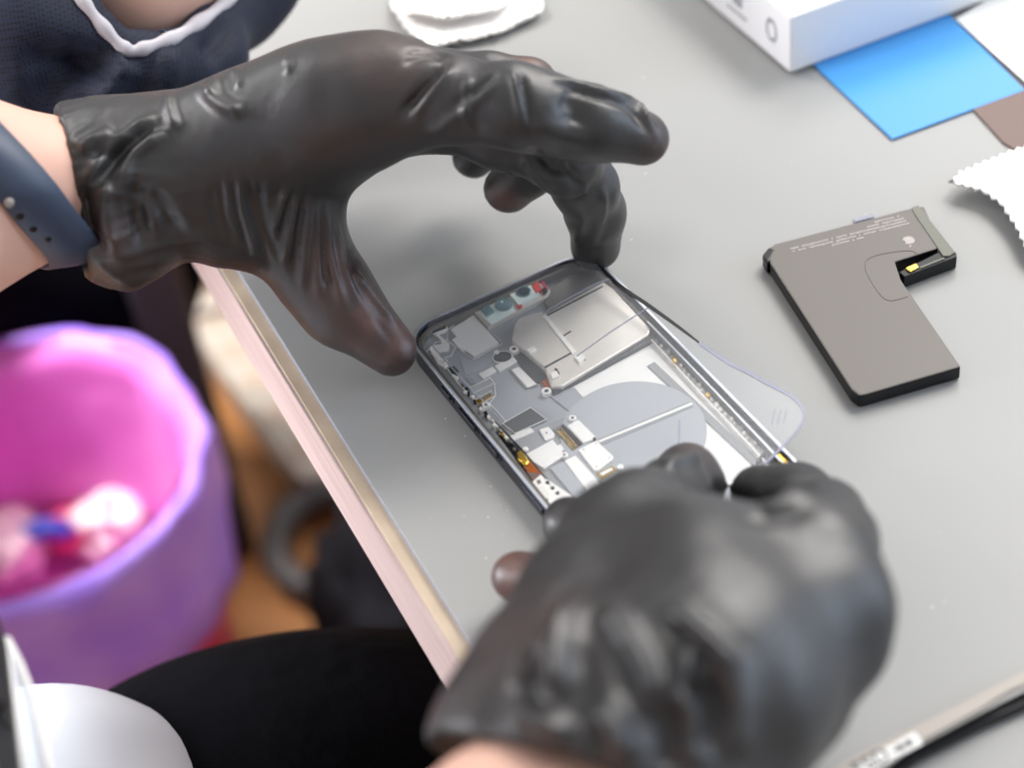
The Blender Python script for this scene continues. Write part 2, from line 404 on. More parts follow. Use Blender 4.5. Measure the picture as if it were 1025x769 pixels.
for a in ((450, 403), (476, 433), (499, 460)):
    p = W(*a, .0045); s = (p-TL).dot(Vd); c = TL+Vd*s-U*.00005; bm = bmesh.new(); add_prism(bm, rrect(c.x, c.y, .0006, .0014, .00025, PA, 3), T+.0040, T+.0052)
    mesh_obj('side_port', bm, M['black'], phone)

# upper dark plate and speaker side
C3('upper_plate', [(551, 288), (585, 267), (597, 268), (610, 281), (607, 291), (556, 318), (545, 304)], 2.8, 4.0, 'dark_plate')
# main metal shield, with step edges
sh = C3('motor_shield', [(515, 325), (520, 318), (543, 311), (546, 314), (604, 282), (614, 289), (651, 329), (649, 335), (562, 387), (552, 387), (545, 367), (512, 340)], 3.0, 5.6, 'silver', .0004)
C3('shield_wall', [(552, 383), (649, 333), (652, 337), (651, 342), (556, 393), (551, 390)], 2.8, 4.4, 'chip')
C3('shield_rib', [(543, 316), (547, 315), (577, 352), (573, 354)], 5.5, 6.1, 'white_part')
C3('shield_seam', [(547, 315), (603, 286), (604, 287), (548, 316.5)], 5.5, 5.7, 'black', 0)
C3('shield_lip', [(545, 367), (571, 353), (572, 354), (546, 368.5)], 5.5, 5.7, 'black', 0)
C3('shield_mark', [(563, 336), (571, 331), (572, 332), (564, 337)], 5.5, 5.7, 'black', 0)
C3('shield_clip', [(527, 350), (534, 346), (537, 349), (530, 353)], 5.5, 6.2, 'white_part')
C3('shield_clip', [(575, 357), (582, 353), (586, 358), (580, 363)], 5.5, 6.4, 'white_part')
C3('shield_clip', [(551, 374), (557, 371), (560, 376), (553, 379)], 5.5, 6.4, 'white_part')
C3('shield_slot', [(581, 355), (583, 354.4), (586.5, 360), (584.8, 361)], 5.5, 5.8, 'black', 0)
C3('shield_slot', [(555, 369), (557, 368.4), (560.5, 374), (558.8, 375)], 5.5, 5.8, 'black', 0)
# camera module
cm = C3('camera_housing', [(474, 312), (541, 278), (551, 291), (548, 297), (489, 327)], 2.8, 4.6, 'silver')
C3('foam_pad', [(478, 312), (505, 298), (516, 310), (491, 324)], 4.6, 5.1, 'mint')
C3('foam_pad', [(508, 292), (528, 281), (540, 294), (519, 305)], 4.6, 5.6, 'mint')
def disc(name, px, py, h0, h1, r, m, n=32, ry=None, parent=phone):
    c = W(px, py, h1/1000); bm = bmesh.new(); add_prism(bm, [(c.x+r/1000*math.cos(2*math.pi*k/n), c.y+(ry or r)/1000*math.sin(2*math.pi*k/n)) for k in range(n)], T+h0/1000, T+h1/1000)
    return bevel(mesh_obj(name, bm, M[m], parent), .0002)
disc('camera_ring', 504, 304, 4.6, 5.9, 3.0, 'teal'); disc('camera_lens', 504, 304, 5.9, 6.1, 2.0, 'teal')
disc('camera_ring', 524, 291.5, 5.0, 6.0, 2.7, 'teal'); disc('camera_lens', 524, 291.5, 6.0, 6.2, 2.1, 'lens')
C3('sensor_block', [(481, 309), (489, 304), (495, 311), (487, 316)], 5.0, 6.0, 'teal', .0004)
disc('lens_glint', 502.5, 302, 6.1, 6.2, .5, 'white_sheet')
C3('red_sticker', [(532, 286), (538, 281), (543, 289), (537, 293)], 5.0, 5.9, 'red'); disc('red_sticker', 520, 306, 4.6, 5.3, .95, 'red')
C3('red_bar', [(540, 279), (542, 278.5), (549, 289), (547, 291)], 4.6, 5.1, 'pink_wrap')
C3('dark_bracket', [(542, 289), (546, 287), (548, 291), (544, 294)], 4.6, 5.4, 'black')
# upper-left board pieces
C3('square_shield', [(451, 330), (474, 315), (499, 343), (474, 356), (466, 350), (462, 351), (452, 340), (457, 337)], 2.8, 3.8, 'white_part')
C3('flex_cable', [(430, 331), (441, 326), (448, 327), (446, 331), (438, 334), (450, 344), (449, 350), (437, 352), (444, 359), (449, 364), (445, 368), (438, 364), (430, 350), (432, 346), (442, 344), (441, 340)], 2.8, 3.8, 'white_part')
C3('connector', [(429, 327), (442, 320), (448, 322), (446, 327), (433, 332)], 2.8, 4.6, 'black'); C3('gold_contact', [(437, 324), (443, 321), (446, 325), (440, 328)], 4.6, 4.9, 'gold')
disc('screw', 445.5, 361, 3.6, 4.3, .8, 'white_part'); disc('screw', 445.5, 361, 4.3, 4.4, .35, 'chip')
C3('dark_window', [(449, 368), (455, 366), (459, 371), (457, 375), (451, 373)], 2.8, 3.3, 'chip'); C3('tab', [(453, 374), (459, 377), (458, 380), (452, 376)], 2.8, 3.5, 'white_part')
disc('round_chip', 503, 357, 2.8, 3.5, 3.4, 'white_part', ry=2.9); disc('round_chip_face', 503, 357, 3.4, 3.6, 3.0, 'chip', ry=2.5)
C3('pale_contact', [(479, 374), (493, 367), (497, 371), (484, 379)], 2.8, 3.5, 'white_part'); C3('pale_contact', [(495, 366), (514, 357), (518, 362), (500, 372)], 2.8, 3.5, 'white_part')
C3('flex_cable', [(510, 370), (518, 364), (538, 386), (526, 389)], 2.8, 3.4, 'grey_part'); C3('pale_contact', [(512, 370), (519, 367), (537, 384), (528, 388)], 3.4, 3.7, 'white_part')
C3('bracket', [(513, 357), (524, 352), (547, 376), (545, 383), (536, 383)], 2.8, 3.3, 'chip')
disc('screw', 514.5, 349, 2.8, 4.6, 1.6, 'white_part'); disc('screw', 514.5, 349, 4.6, 4.8, .7, 'chip')
disc('screw', 547, 391, 2.8, 4.6, 1.6, 'white_part'); disc('screw', 547, 391, 4.6, 4.8, .7, 'chip')
C3('copper_tab', [(542, 382), (549, 378), (552, 388), (547, 388)], 2.8, 3.9, 'amber')
def outline(name, pts, h, r, m):
    bm = bmesh.new(); add_tube(bm, [W(x, y, h/1000) for x, y in pts], r/1000, 6, closed=True); return mesh_obj(name, bm, M[m], phone)
outline('socket_outline', [(470, 388), (490, 379), (494, 384), (474, 394)], 3.1, .16, 'white_part')
C3('gold_connector', [(476, 401), (491, 393), (493, 396), (479, 404)], 2.8, 3.6, 'gold'); outline('socket_outline', [(474, 401), (492, 391), (496, 396), (479, 406)], 3.1, .14, 'white_part')
disc('screw', 486.5, 405, 2.8, 4.2, 1.3, 'white_part'); disc('screw', 486.5, 405, 4.2, 4.3, .55, 'chip')
bm = bmesh.new(); add_tube(bm, [W(x, y, .0032) for x, y in ((438, 355), (447, 368), (458, 383), (470, 396), (484, 410), (487, 415), (496, 425), (506, 436))], .0002, 6); mesh_obj('seal_line', bm, M['white_part'], phone)
bm = bmesh.new(); add_tube(bm, [W(x, y, .0032) for x, y in ((488, 375), (495, 384), (496, 396), (490, 404), (498, 412), (508, 424))], .00016, 6); mesh_obj('seal_line', bm, M['white_part'], phone)
outline('shield_outline', [(448, 330), (474, 312), (503, 344), (474, 360), (448, 341)], 3.0, .13, 'white_part')
outline('flex_outline', [(427, 352), (436, 343), (447, 340), (456, 348), (452, 356), (440, 360)], 3.9, .13, 'white_part')
C3('board_film', [(459, 356), (478, 362), (496, 350), (500, 356), (480, 372), (466, 376)], 2.8, 3.1, 'coil')
C3('pale_contact', [(466, 378), (470, 376), (476, 383), (472, 385)], 2.8, 3.3, 'grey_part')
disc('screw', 497, 352, 2.8, 4.0, .9, 'white_part'); disc('screw', 466, 392, 2.8, 3.8, .8, 'white_part')
# dark sticker and lower logic board
C3('black_sticker', [(503, 424), (530, 408), (534, 409), (547, 420), (516, 434)], 2.8, 3.5, 'chip'); outline('sticker_outline', [(503, 424), (531, 408), (547, 420), (516, 434)], 3.5, .2, 'white_part')
C3('logic_board', [(510, 440), (540, 428), (574, 414), (580, 421), (596, 438), (622, 466), (622, 474), (600, 500), (584, 512), (560, 490), (530, 462)], 2.8, 3.2, 'grey_part')
C3('board_bar', [(509, 437), (531, 428), (535, 432), (512, 442)], 3.2, 4.1, 'white_part')
C3('board_film', [(513, 443), (535, 432), (549, 444), (527, 455)], 3.2, 3.7, 'grey_part')
C3('board_shield', [(540, 430), (549, 427), (555, 434), (554, 438), (546, 441)], 3.2, 4.2, 'white_part'); disc('rivet', 547, 433, 4.2, 4.5, .3, 'chip')
C3('board_shield', [(524, 456), (553, 440), (558, 446), (561, 444), (564, 449), (562, 452), (566, 455), (545, 469)], 3.2, 4.2, 'white_part')
disc('screw', 565, 455, 3.2, 4.5, 1.1, 'white_part'); disc('screw', 565, 455, 4.5, 4.6, .45, 'chip'); disc('screw', 526, 449, 3.2, 4.6, .9, 'white_part')
C3('connector_base', [(553, 430), (564, 424), (584, 445), (573, 452)], 3.2, 3.6, 'dark_plate')
outline('gold_outline', [(558, 431), (562, 429), (578, 447), (574, 450)], 3.9, .22, 'gold'); C3('gold_strip', [(560, 432), (561.5, 431.2), (575, 446.5), (573.5, 447.5)], 3.6, 4.0, 'gold')
C3('board_shield', [(568, 426), (579, 420), (596, 437), (594, 440), (584, 443)], 3.2, 4.2, 'white_part')
C3('board_shield', [(579, 450), (597, 441), (614, 457), (613, 460), (599, 471), (595, 471)], 3.2, 4.3, 'white_part')
for x, y in ((584, 450), (597, 444), (610, 458), (597, 467)): disc('rivet', x, y, 4.3, 4.45, .22, 'chip')
C3('board_film', [(550, 468), (565, 462), (592, 497), (585, 510)], 3.2, 3.8, 'coil'); C3('board_shield', [(565, 461), (576, 456), (603, 486), (592, 497)], 3.2, 4.1, 'white_part')
C3('gold_connector', [(597, 474), (613, 466), (617, 470), (603, 479)], 3.2, 4.0, 'gold'); C3('connector_core', [(600, 474), (612, 468), (614, 470), (603, 476)], 4.0, 4.2, 'white_part')
disc('screw', 573, 418, 2.8, 4.6, 1.2, 'white_part'); disc('screw', 573, 418, 4.6, 4.7, .5, 'chip'); disc('screw', 621, 467, 3.0, 4.6, 1.0, 'white_part')
disc('bead', 595, 438.5, 3.2, 4.7, .5, 'black')
# left gutter: speckled gold and white fittings, amber flex, slot plate
random.seed(3)
for k in range(26):
    t = k/25; x = 461+(540-461)*t; y = 386+(487-386)*t-2
    if 508 < x < 528 and k % 2: continue
    dx = random.uniform(-1, 3.2); s = random.uniform(.9, 2.0)
    C3('small_fitting', [(x+dx, y), (x+dx+s*1.6, y-s*.7), (x+dx+s*2.4, y+s*.9), (x+dx+s*.8, y+s*1.6)], 2.8, random.uniform(3.4, 4.6), random.choice(['gold', 'white_part', 'white_part', 'black', 'dark_plate']), .0001)
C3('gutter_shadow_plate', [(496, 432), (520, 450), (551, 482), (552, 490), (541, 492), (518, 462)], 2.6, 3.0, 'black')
C3('amber_flex', [(521, 461), (531, 459), (543, 473), (541, 482), (530, 476)], 3.0, 3.8, 'amber', .0004); C3('gold_flex', [(517, 452), (523, 450), (530, 462), (526, 466), (518, 460)], 3.4, 4.8, 'gold', .0005)
C3('dark_flex', [(527, 472), (541, 474), (542, 482), (533, 481)], 3.0, 4.0, 'brown')
C3('slot_plate', [(532, 483), (541, 475), (575, 498), (566, 514), (553, 512)], 2.8, 4.2, 'white_part')
for x, y in ((548.5, 483.5), (553.5, 489), (558.5, 494)): C3('slot', [(x-3, y-.5), (x+1, y-2.6), (x+1.5, y+.5), (x-.5, y+1.2)], 4.2, 4.35, 'black', 0)
C3('pale_block', [(537, 487), (543, 485), (551, 493), (549, 500), (544, 498)], 4.2, 5.0, 'white_sheet')
# battery bay: white sheet with the grey charging coil disc
C3('white_liner', [(563, 393), (655, 343), (668, 352), (765, 452), (748, 470), (730, 490), (600, 400)], 2.6, 3.0, 'white_sheet', 0)
C3('liner_shade', [(546, 393), (575, 388), (620, 440), (690, 500), (690, 520), (622, 520), (618, 466), (576, 416)], 3.0, 3.2, 'plate', 0)  # grey sheet stands in for the shadow left of the coil disc
c0 = W(634, 433, .0034); bm = bmesh.new(); n = 72
ov = []
for k in range(n):
    a = 2*math.pi*k/n; ov.append((c0.x+.0228*math.cos(a), c0.y+.0228*math.sin(a)))
add_prism(bm, ov, T+.0030, T+.0036); mesh_obj('charging_coil', bm, M['coil'], phone)
C3('coil_tape', [(598, 440), (690, 402), (694, 407), (602, 446)], 3.6, 3.75, 'grey_part', 0)
C3('coil_tape', [(598, 441.5), (692, 403), (693, 405), (600, 443)], 3.75, 3.85, 'white_part', 0)
C3('grey_strip', [(648, 366), (655, 362), (770, 470), (765, 476)], 3.0, 3.4, 'grey_part')
# right hand gutter: bright rails and fittings
def rail(name, pts, h, r, m):
    bm = bmesh.new(); add_tube(bm, [W(x, y, h/1000) for x, y in pts], r/1000, 6); return mesh_obj(name, bm, M[m], phone)
rail('rail', [(652, 340), (700, 392), (757, 452), (772, 470)], 4.2, .32, 'white_part'); rail('rail', [(655, 330), (708, 384), (782, 462)], 5.6, .25, 'rim')
rail('rail', [(648, 322), (664, 338), (716, 392), (790, 470)], 6.6, .3, 'rim')
for k in range(22):
    t = k/21; x = 656+(752-656)*t; y = 340+(442-340)*t
    s = random.uniform(1.2, 2.6); dx = random.uniform(-1.5, 2.5)
    C3('small_fitting', [(x+dx, y), (x+dx+s*1.5, y-s*.6), (x+dx+s*2.2, y+s*1.2), (x+dx+s*.8, y+s*1.6)], 2.8, random.uniform(3.6, 5.2), random.choice(['white_part', 'white_part', 'silver', 'coil', 'gold']), .0001)
C3('gold_corner', [(777, 455), (783, 452), (796, 466), (792, 470), (785, 466)], 3, 6.4, 'gold', .0003)
C3('black_gap', [(757, 461), (764, 453), (766, 454), (759, 463)], 3.4, 4.6, 'black', 0)
# top wall fittings
for k in range(12):
    t = k/11; x = 446+(560-446)*t; y = 316+(266-316)*t; s = random.uniform(1.5, 3.5)
    C3('small_fitting', [(x, y), (x+s*1.8, y-s*.9), (x+s*2.2, y+s*.3), (x+s*.4, y+s*.9)], 2.8, random.uniform(4.4, 5.6), random.choice(['gold', 'silver', 'dark_plate', 'white_part', 'brown']), .0001)
C3('earpiece_bar', [(466, 306), (533, 273), (536, 276), (470, 310)], 2.8, 5.0, 'dark_plate', .0002)

# ------------------------------------------------------------------ clear film held over the phone
out = spline([(427, 337), (436, 318), (500, 289), (560, 266), (592, 262), (612, 279), (650, 305), (700, 343), (750, 372), (790, 394), (804, 408), (803, 424), (775, 455), (737, 488)], 5) + \
      spline([(735, 489), (700, 478), (660, 475), (625, 495), (590, 521), (574, 514), (556, 490), (525, 456), (500, 420), (476, 394), (448, 364), (430, 345)], 5)
def film_h(x, y):
    # a flat sheet resting on the rim, a little higher towards the far long side
    d = ray(x, y); k = .045; u_ = np.array(U); rel = CAM-np.array((TL.x, TL.y, 0))
    t = (T+.0084+k*float(rel@u_)-CAM[2])/(d[2]-k*float(d@u_))
    return float(CAM[2]+d[2]*t-T)
bm = bmesh.new()
top = [bm.verts.new(W(x, y, film_h(x, y))) for x, y in out]; bot = [bm.verts.new(v.co-Vector((0, 0, .00022))) for v in top]
bm.faces.new(top); bm.faces.new(bot[::-1])
for i in range(len(top)): bm.faces.new((bot[i], bot[(i+1) % len(top)], top[(i+1) % len(top)], top[i]))
bmesh.ops.recalc_face_normals(bm, faces=bm.faces[:]); bmesh.ops.triangulate(bm, faces=[f for f in bm.faces if len(f.verts) > 4])
film = mesh_obj('clear_film', bm, M['film']); tag(film, 'clear plastic screen film lying over the opened phone, held by one corner', 'film')
def film_edge(name, pts, w, m, lift=.0002, par=film):
    bm = bmesh.new(); P = spline(pts, 6); L = []; R = []
    for i, p in enumerate(P):
        a = P[max(i-1, 0)]; b = P[min(i+1, len(P)-1)]; t = (b-a)/np.linalg.norm(b-a); nrm = np.array([-t[1], t[0]]); ww = w(i/(len(P)-1)) if callable(w) else w
        hh = film_h(*p)+lift
        L.append(bm.verts.new(W(*(p), hh))); R.append(bm.verts.new(W(*(p+nrm*ww), hh)))
    lo = [bm.verts.new(v.co-Vector((0, 0, .00035))) for v in L]; ro = [bm.verts.new(v.co-Vector((0, 0, .00035))) for v in R]
    for i in range(len(L)-1):
        bm.faces.new((L[i], L[i+1], R[i+1], R[i])); bm.faces.new((lo[i], ro[i], ro[i+1], lo[i+1]))
        bm.faces.new((L[i], lo[i], lo[i+1], L[i+1])); bm.faces.new((R[i], R[i+1], ro[i+1], ro[i]))
    bmesh.ops.recalc_face_normals(bm, faces=bm.faces[:])
    return mesh_obj(name, bm, m, par)
tag(film_edge('dark_border', [(597, 262), (612, 277), (632, 292), (650, 304), (680, 326), (700, 342)], lambda t: 1.2+2.2*math.sin(math.pi*t), M['black']), 'black printed border')
tag(film_edge('grey_border', [(702, 342), (730, 361), (750, 371), (766, 380), (790, 393), (804, 407), (804, 424), (780, 452), (745, 484)], lambda t: 3.6 if t < .5 else 3.6-1.2*t, M['film_edge']), 'grey translucent border')
film_edge('dark_border', [(432, 345), (448, 364), (476, 394), (504, 422)], lambda t: -.7, M['film_edge'])
film_edge('dark_border', [(494, 420), (506, 434), (530, 460), (552, 487)], lambda t: -1.6*math.sin(math.pi*t), M['black'])
bm = bmesh.new(); add_tube(bm, [W(680, 421, .0095), W(680, 436, .0097), W(679, 452, .0097)], .0003, 6); mesh_obj('crease', bm, M['film_edge'], film)
film_edge('crease', [(577, 356), (612, 331), (649, 307)], .8, M['film_edge'], .0001)
film_edge('crease', [(543, 313), (570, 297), (607, 279), (612, 284)], .9, M['film_edge'], .0001)
for x in (776, 782, 788): film_edge('moulded_mark', [(x, 410), (x-3, 424)], .9, M['film_edge'], .0001)

# ------------------------------------------------------------------ L-shaped battery
btop = [(766, 251), (776, 244), (905, 210), (913, 208), (925, 206), (934, 226), (947, 246), (896, 262), (902, 280), (962, 367), (866, 395), (860, 396), (852, 390), (771, 264)]
bt = thing('battery', W(850, 310, 0), 'grey L-shaped phone battery with black sides lying on the mat right of the phone', 'battery')
o = px_prism('cell', btop, .0003, .0056, M['batt'], bt, .0006, side=M['batt_side'])
o = px_prism('flap', [(912, 208), (919, 205), (956, 252), (950, 256), (944, 256), (916, 215)], .0034, .0059, M['batt_flap'], bt, .0002)
o = px_prism('connector_arm', [(900, 272), (905, 277), (958, 257), (957, 252), (950, 253), (946, 249)], .0003, .0053, M['batt_side'], bt, .0003)
px_prism('gold_contact', [(906, 268), (917, 263), (920, 267), (911, 272)], .0053, .0060, M['gold'], bt, .0003)
px_prism('gold_trace', [(921, 267), (945, 257.5), (945.6, 258.8), (921.6, 268.3)], .0053, .0057, M['batt_flap'], bt, 0)
px_prism('black_tape', [(763, 255), (770, 247), (776, 250), (771, 260), (768, 263)], .0004, .0058, M['batt_side'], bt, .0006)
px_prism('clear_tab', [(854, 219), (873, 214), (875, 217), (856, 222)], .0003, .0008, M['film_edge'], bt, 0)
# pressed square near the inner corner
bm = bmesh.new(); add_tube(bm, [W(x, y, .00565) for x, y in spline([(866, 270), (868, 260), (885, 254), (910, 251), (918, 254)], 6)], .00012, 5)
add_tube(bm, [W(x, y, .00565) for x, y in spline([(866, 270), (874, 285), (884, 298), (893, 301), (909, 297)], 6)], .00012, 5); mesh_obj('pressed_seam', bm, M['batt'], bt)
# rows of small pale print, and the fruit mark
bm = bmesh.new(); random.seed(5)
pr = W(792, 250, .0057); pe = W(907, 222, .0057); pd = (pe-pr).normalized(); pn = Vector((pd.y, -pd.x, 0)); Lr = (pe-pr).length
for row, (s0, s1) in enumerate(((.76, .97), (.68, 1), (0, 1), (.0, 1), (.33, .62))):
    s = s0*Lr
    off = (row-2.6)*.00155
    while s < s1*Lr:
        w = random.uniform(.0003, .0008); a = pr+pd*s+pn*(off); hgt = random.choice((.0007, .0007, .0009))
        q = [a, a+pd*w, a+pd*w+pn*hgt, a+pn*hgt]; add_prism(bm, [tuple(v[:2]) for v in q], T+.0056, T+.00568)
        s += w+(.0012 if random.random() < .13 else .00022)
mesh_obj('printed_text', bm, M['print'], bt)
ac = W(909.5, 240.5, .0057); bm = bmesh.new(); r0 = .0021; pts = []
for k in range(40):
    a = 2*math.pi*k/40; r = r0*(1-.10*math.exp(-((a-math.pi/2)/.35)**2)-.06*math.exp(-((a-3*math.pi/2)/.3)**2))
    x = r*math.cos(a)*.95; y = r*math.sin(a)
    d = math.hypot(x-r0*1.15, y-.0002)
    if d < r0*.55: x = r0*1.15-math.sqrt(max((r0*.55)**2-(y-.0002)**2, 0))
    pts.append((x, y))
def rot(x, y, a): return (x*math.cos(a)-y*math.sin(a), x*math.sin(a)+y*math.cos(a))
ang = math.atan2(pd.y, pd.x)+math.pi
add_prism(bm, [(ac.x+rot(x, y, ang)[0], ac.y+rot(x, y, ang)[1]) for x, y in pts], T+.0056, T+.00568)
lf = [(0, .0023), (.0004, .0032), (.0011, .0036), (.0009, .0027)]
add_prism(bm, [(ac.x+rot(x, y, ang)[0], ac.y+rot(x, y, ang)[1]) for x, y in lf], T+.0056, T+.00568); mesh_obj('printed_mark', bm, M['print'], bt)

# ------------------------------------------------------------------ white box, blue folder, cards, wipes
bc = W(791, 76.5, 0); d1 = (W(998, 0, 0)-bc); d1.z = 0; d1.normalize(); d2 = (W(700, 5, 0)-bc); d2.z = 0; d2.normalize()
d2 = (d2-d1*(d2.dot(d1))*.5).normalized()
bx = thing('carton', bc+d1*.08+d2*.07, 'white cardboard box with small grey symbols standing on the blue folder', 'box')
BH = .0265
bm = bmesh.new(); q = [bc, bc+d1*.17, bc+d1*.17+d2*.15, bc+d2*.15]
add_prism(bm, [tuple(v[:2]) for v in q], T+.0012, T+BH); bevel(mesh_obj('box_body', bm, M['box'], bx), .0012, 3)
def on_left(u, v): return bc+d2*u+Vector((0, 0, v))+(-d1)*.0001
def strip(bm, a, b, w):
    n = d1*.0002
    up_ = (b-a).cross(d1).normalized()*w
    vs_ = [a-up_, b-up_, b+up_, a+up_]; lo = [bm.verts.new(v) for v in vs_]; hi = [bm.verts.new(v-n) for v in vs_]
    bm.faces.new(lo); bm.faces.new(hi[::-1])
    for i in range(4): bm.faces.new((lo[i], lo[(i+1) % 4], hi[(i+1) % 4], hi[i]))
bm = bmesh.new()
ring_ = [on_left(.0125+.0032*math.cos(2*math.pi*k/20), .0140+.0046*math.sin(2*math.pi*k/20)) for k in range(20)]
for k in range(20):
    if k not in (3, 4, 13, 14): strip(bm, ring_[k], ring_[(k+1) % 20], .00035)
strip(bm, on_left(.0105, .0095), on_left(.0125, .0105), .0005); strip(bm, on_left(.0145, .0185), on_left(.0125, .0175), .0005)
mesh_obj('recycling_symbol', bm, M['ink'], bx)
bm = bmesh.new()
for u in (.034, .0365, .039): strip(bm, on_left(u, .0125), on_left(u, .0225), .0005)
strip(bm, on_left(.0335, .0215), on_left(.0395, .0215), .0005); strip(bm, on_left(.034, .0165), on_left(.039, .0165), .0005); strip(bm, on_left(.0335, .0128), on_left(.0395, .0128), .0005)
for i in range(9): strip(bm, on_left(.030+i*.0016, .0088), on_left(.0309+i*.0016, .0088), .0005)
mesh_obj('printed_symbol', bm, M['ink'], bx)
bm = bmesh.new()
for u in (.054, .057): strip(bm, on_left(u, .012), on_left(u, .021), .0006)
strip(bm, on_left(.053, .012), on_left(.058, .012), .0006); mesh_obj('printed_symbol', bm, M['ink'], bx)
# blue folder reaches under the box
ev = [W(818, 68, .001), W(893, 139, .001), W(1026, 90, .001), W(953, 17, .001)]
# run it back under the carton
far0 = ev[0]+(ev[0]-ev[1])*.2; far1 = ev[3]+(ev[3]-ev[2])*.2
bm = bmesh.new(); add_prism(bm, [tuple(v[:2]) for v in (far0, ev[1], ev[2], far1)], T+.0002, T+.0011)
o = bevel(mesh_obj('blue_folder', bm, M['blue']), .0003); tag(o, 'glossy blue folder lying partly under the white box', 'folder')
o = px_prism('brown_card', [(973, 108), (1045, 80), (1090, 130), (1017, 150), (1004, 142)], .0001, .0009, M['brown'], None, .0002); tag(o, 'brown card beside the right end of the blue folder', 'card')
o = px_prism('paper_sheet', [(957, 19), (1010, -14), (1150, 60), (1090, 105), (1029, 84)], .0013, .0016, M['label'], None, 0); tag(o, 'white paper sheet beyond the blue folder at the upper right', 'paper')

def wipe(name, outline_px, h, label, zig=3.2, step=8.5, folds=0):
    """a cut wipe with a saw-tooth border, lightly wavy"""
    bm = bmesh.new(); P = []
    n = len(outline_px)
    for i in range(n):
        a = np.array(outline_px[i], float); b = np.array(outline_px[(i+1) % n], float); L = np.linalg.norm(b-a); k = max(1, int(L/step)); nr = np.array([-(b-a)[1], (b-a)[0]])/L
        for j in range(k):
            P.append(a+(b-a)*j/k); P.append(a+(b-a)*(j+.5)/k+nr*zig)
    vs_ = [bm.verts.new(W(p[0], p[1], h)) for p in P]; bm.faces.new(vs_)
    bmesh.ops.triangulate(bm, faces=bm.faces[:], quad_method='BEAUTY', ngon_method='BEAUTY')
    bmesh.ops.subdivide_edges(bm, edges=[e for e in bm.edges if not e.is_boundary], cuts=3, use_grid_fill=True)
    for v in bm.verts: v.co.z += .0013*noise.noise(v.co*55)+.0006*noise.noise(v.co*140)
    if bm.faces[:]: bmesh.ops.recalc_face_normals(bm, faces=bm.faces[:])
    o = mesh_obj(name, bm, M['cloth']); s = o.modifiers.new('thickness', 'SOLIDIFY'); s.thickness = .0009; s.offset = -1
    for p in o.data.polygons: p.use_smooth = True
    return tag(o, label, 'wipe')
wipe('cleaning_wipe', [(949, 184), (960, 170), (985, 160), (1060, 130), (1110, 200), (1060, 270), (1024, 246), (1016, 228), (1000, 205), (985, 194)], .0058, 'white zigzag-edged wipe at the right border, curling off the mat near the battery')
wipe('cleaning_wipe', [(392, 4), (408, 29), (431, 45), (440, 41), (490, 33), (543, 9), (528, -30), (470, -50), (400, -40)], .0035, 'crumpled white zigzag-edged wipe behind the upper gloved hand')
wp = wipe('cleaning_wipe', [(400, 0), (406, 10), (440, 16), (500, 6), (520, -20), (450, -40)], .0085, 'small folded white wipe lying on top of the crumpled one behind the upper glove')

# ------------------------------------------------------------------ tweezers
tw = thing('tweezers', W(930, 730, 0), 'flat steel tweezers with a white label lying at the lower right corner', 'tweezers')
def bar(name, top_px, h0, h1, m, parent): return px_prism(name, top_px, h0, h1, m, parent, .0004)
bar('upper_arm', [(820, 780), (848, 760), (940, 714), (1000, 683), (1045, 660), (1045, 677), (1010, 692), (978, 712), (905, 752), (870, 776), (850, 790)], .0065, .0080, M['steel'], tw)
bar('lower_arm', [(860, 790), (905, 755), (985, 712), (1045, 682), (1045, 697), (985, 724), (920, 757), (884, 785)], .0004, .0035, M['dark_steel'], tw)
lab = bar('label', [(840, 778), (880, 752), (912, 734), (916, 733), (920, 738), (924, 744), (920, 747), (896, 759), (862, 780)], .0079, .0082, M['label'], tw)
bm = bmesh.new()
pa, pb = W(894, 752, .0083), W(910, 743.5, .0083); dd = (pb-pa).normalized(); nn_ = Vector((-dd.y, dd.x, 0))
for q in ([pa+nn_*.0003, pb+nn_*.0003, pb-nn_*.0003, pa-nn_*.0003], [pb+dd*.0002+nn_*.001, pb+dd*.0012, pb+dd*.0002-nn_*.001, pb-dd*.0008-nn_*.0008, pb-dd*.0008+nn_*.0008], [pa+dd*.0018+nn_*.0011, pa+dd*.0027+nn_*.0011, pa+dd*.0027-nn_*.0011, pa+dd*.0018-nn_*.0011]):
    add_prism(bm, [tuple(v[:2]) for v in q], T+.0082, T+.0084)
mesh_obj('printed_arrow', bm, M['dark_ink'], lab)
def text_mesh(name, s, size, origin, xdir, zdir, m, parent):
    cu = bpy.data.curves.new(name, 'FONT'); cu.body = s; cu.size = size; cu.extrude = .0001; cu.align_x = 'CENTER'; cu.align_y = 'CENTER'; cu.space_character = 1.05
    to = bpy.data.objects.new(name, cu); COL.objects.link(to); dg = bpy.context.evaluated_depsgraph_get(); me = bpy.data.meshes.new_from_object(to.evaluated_get(dg)); bpy.data.objects.remove(to)
    y = zdir.cross(xdir); R = Matrix((xdir, y, zdir)).transposed().to_4x4(); me.transform(Matrix.Translation(origin) @ R); me.materials.clear(); me.materials.append(m)
    return link(bpy.data.objects.new(name, me), parent)
text_mesh('printed_letters', 'ESD', .0062, W(872, 763, .0083), dd, Vector((0, 0, 1)), M['dark_ink'], lab)

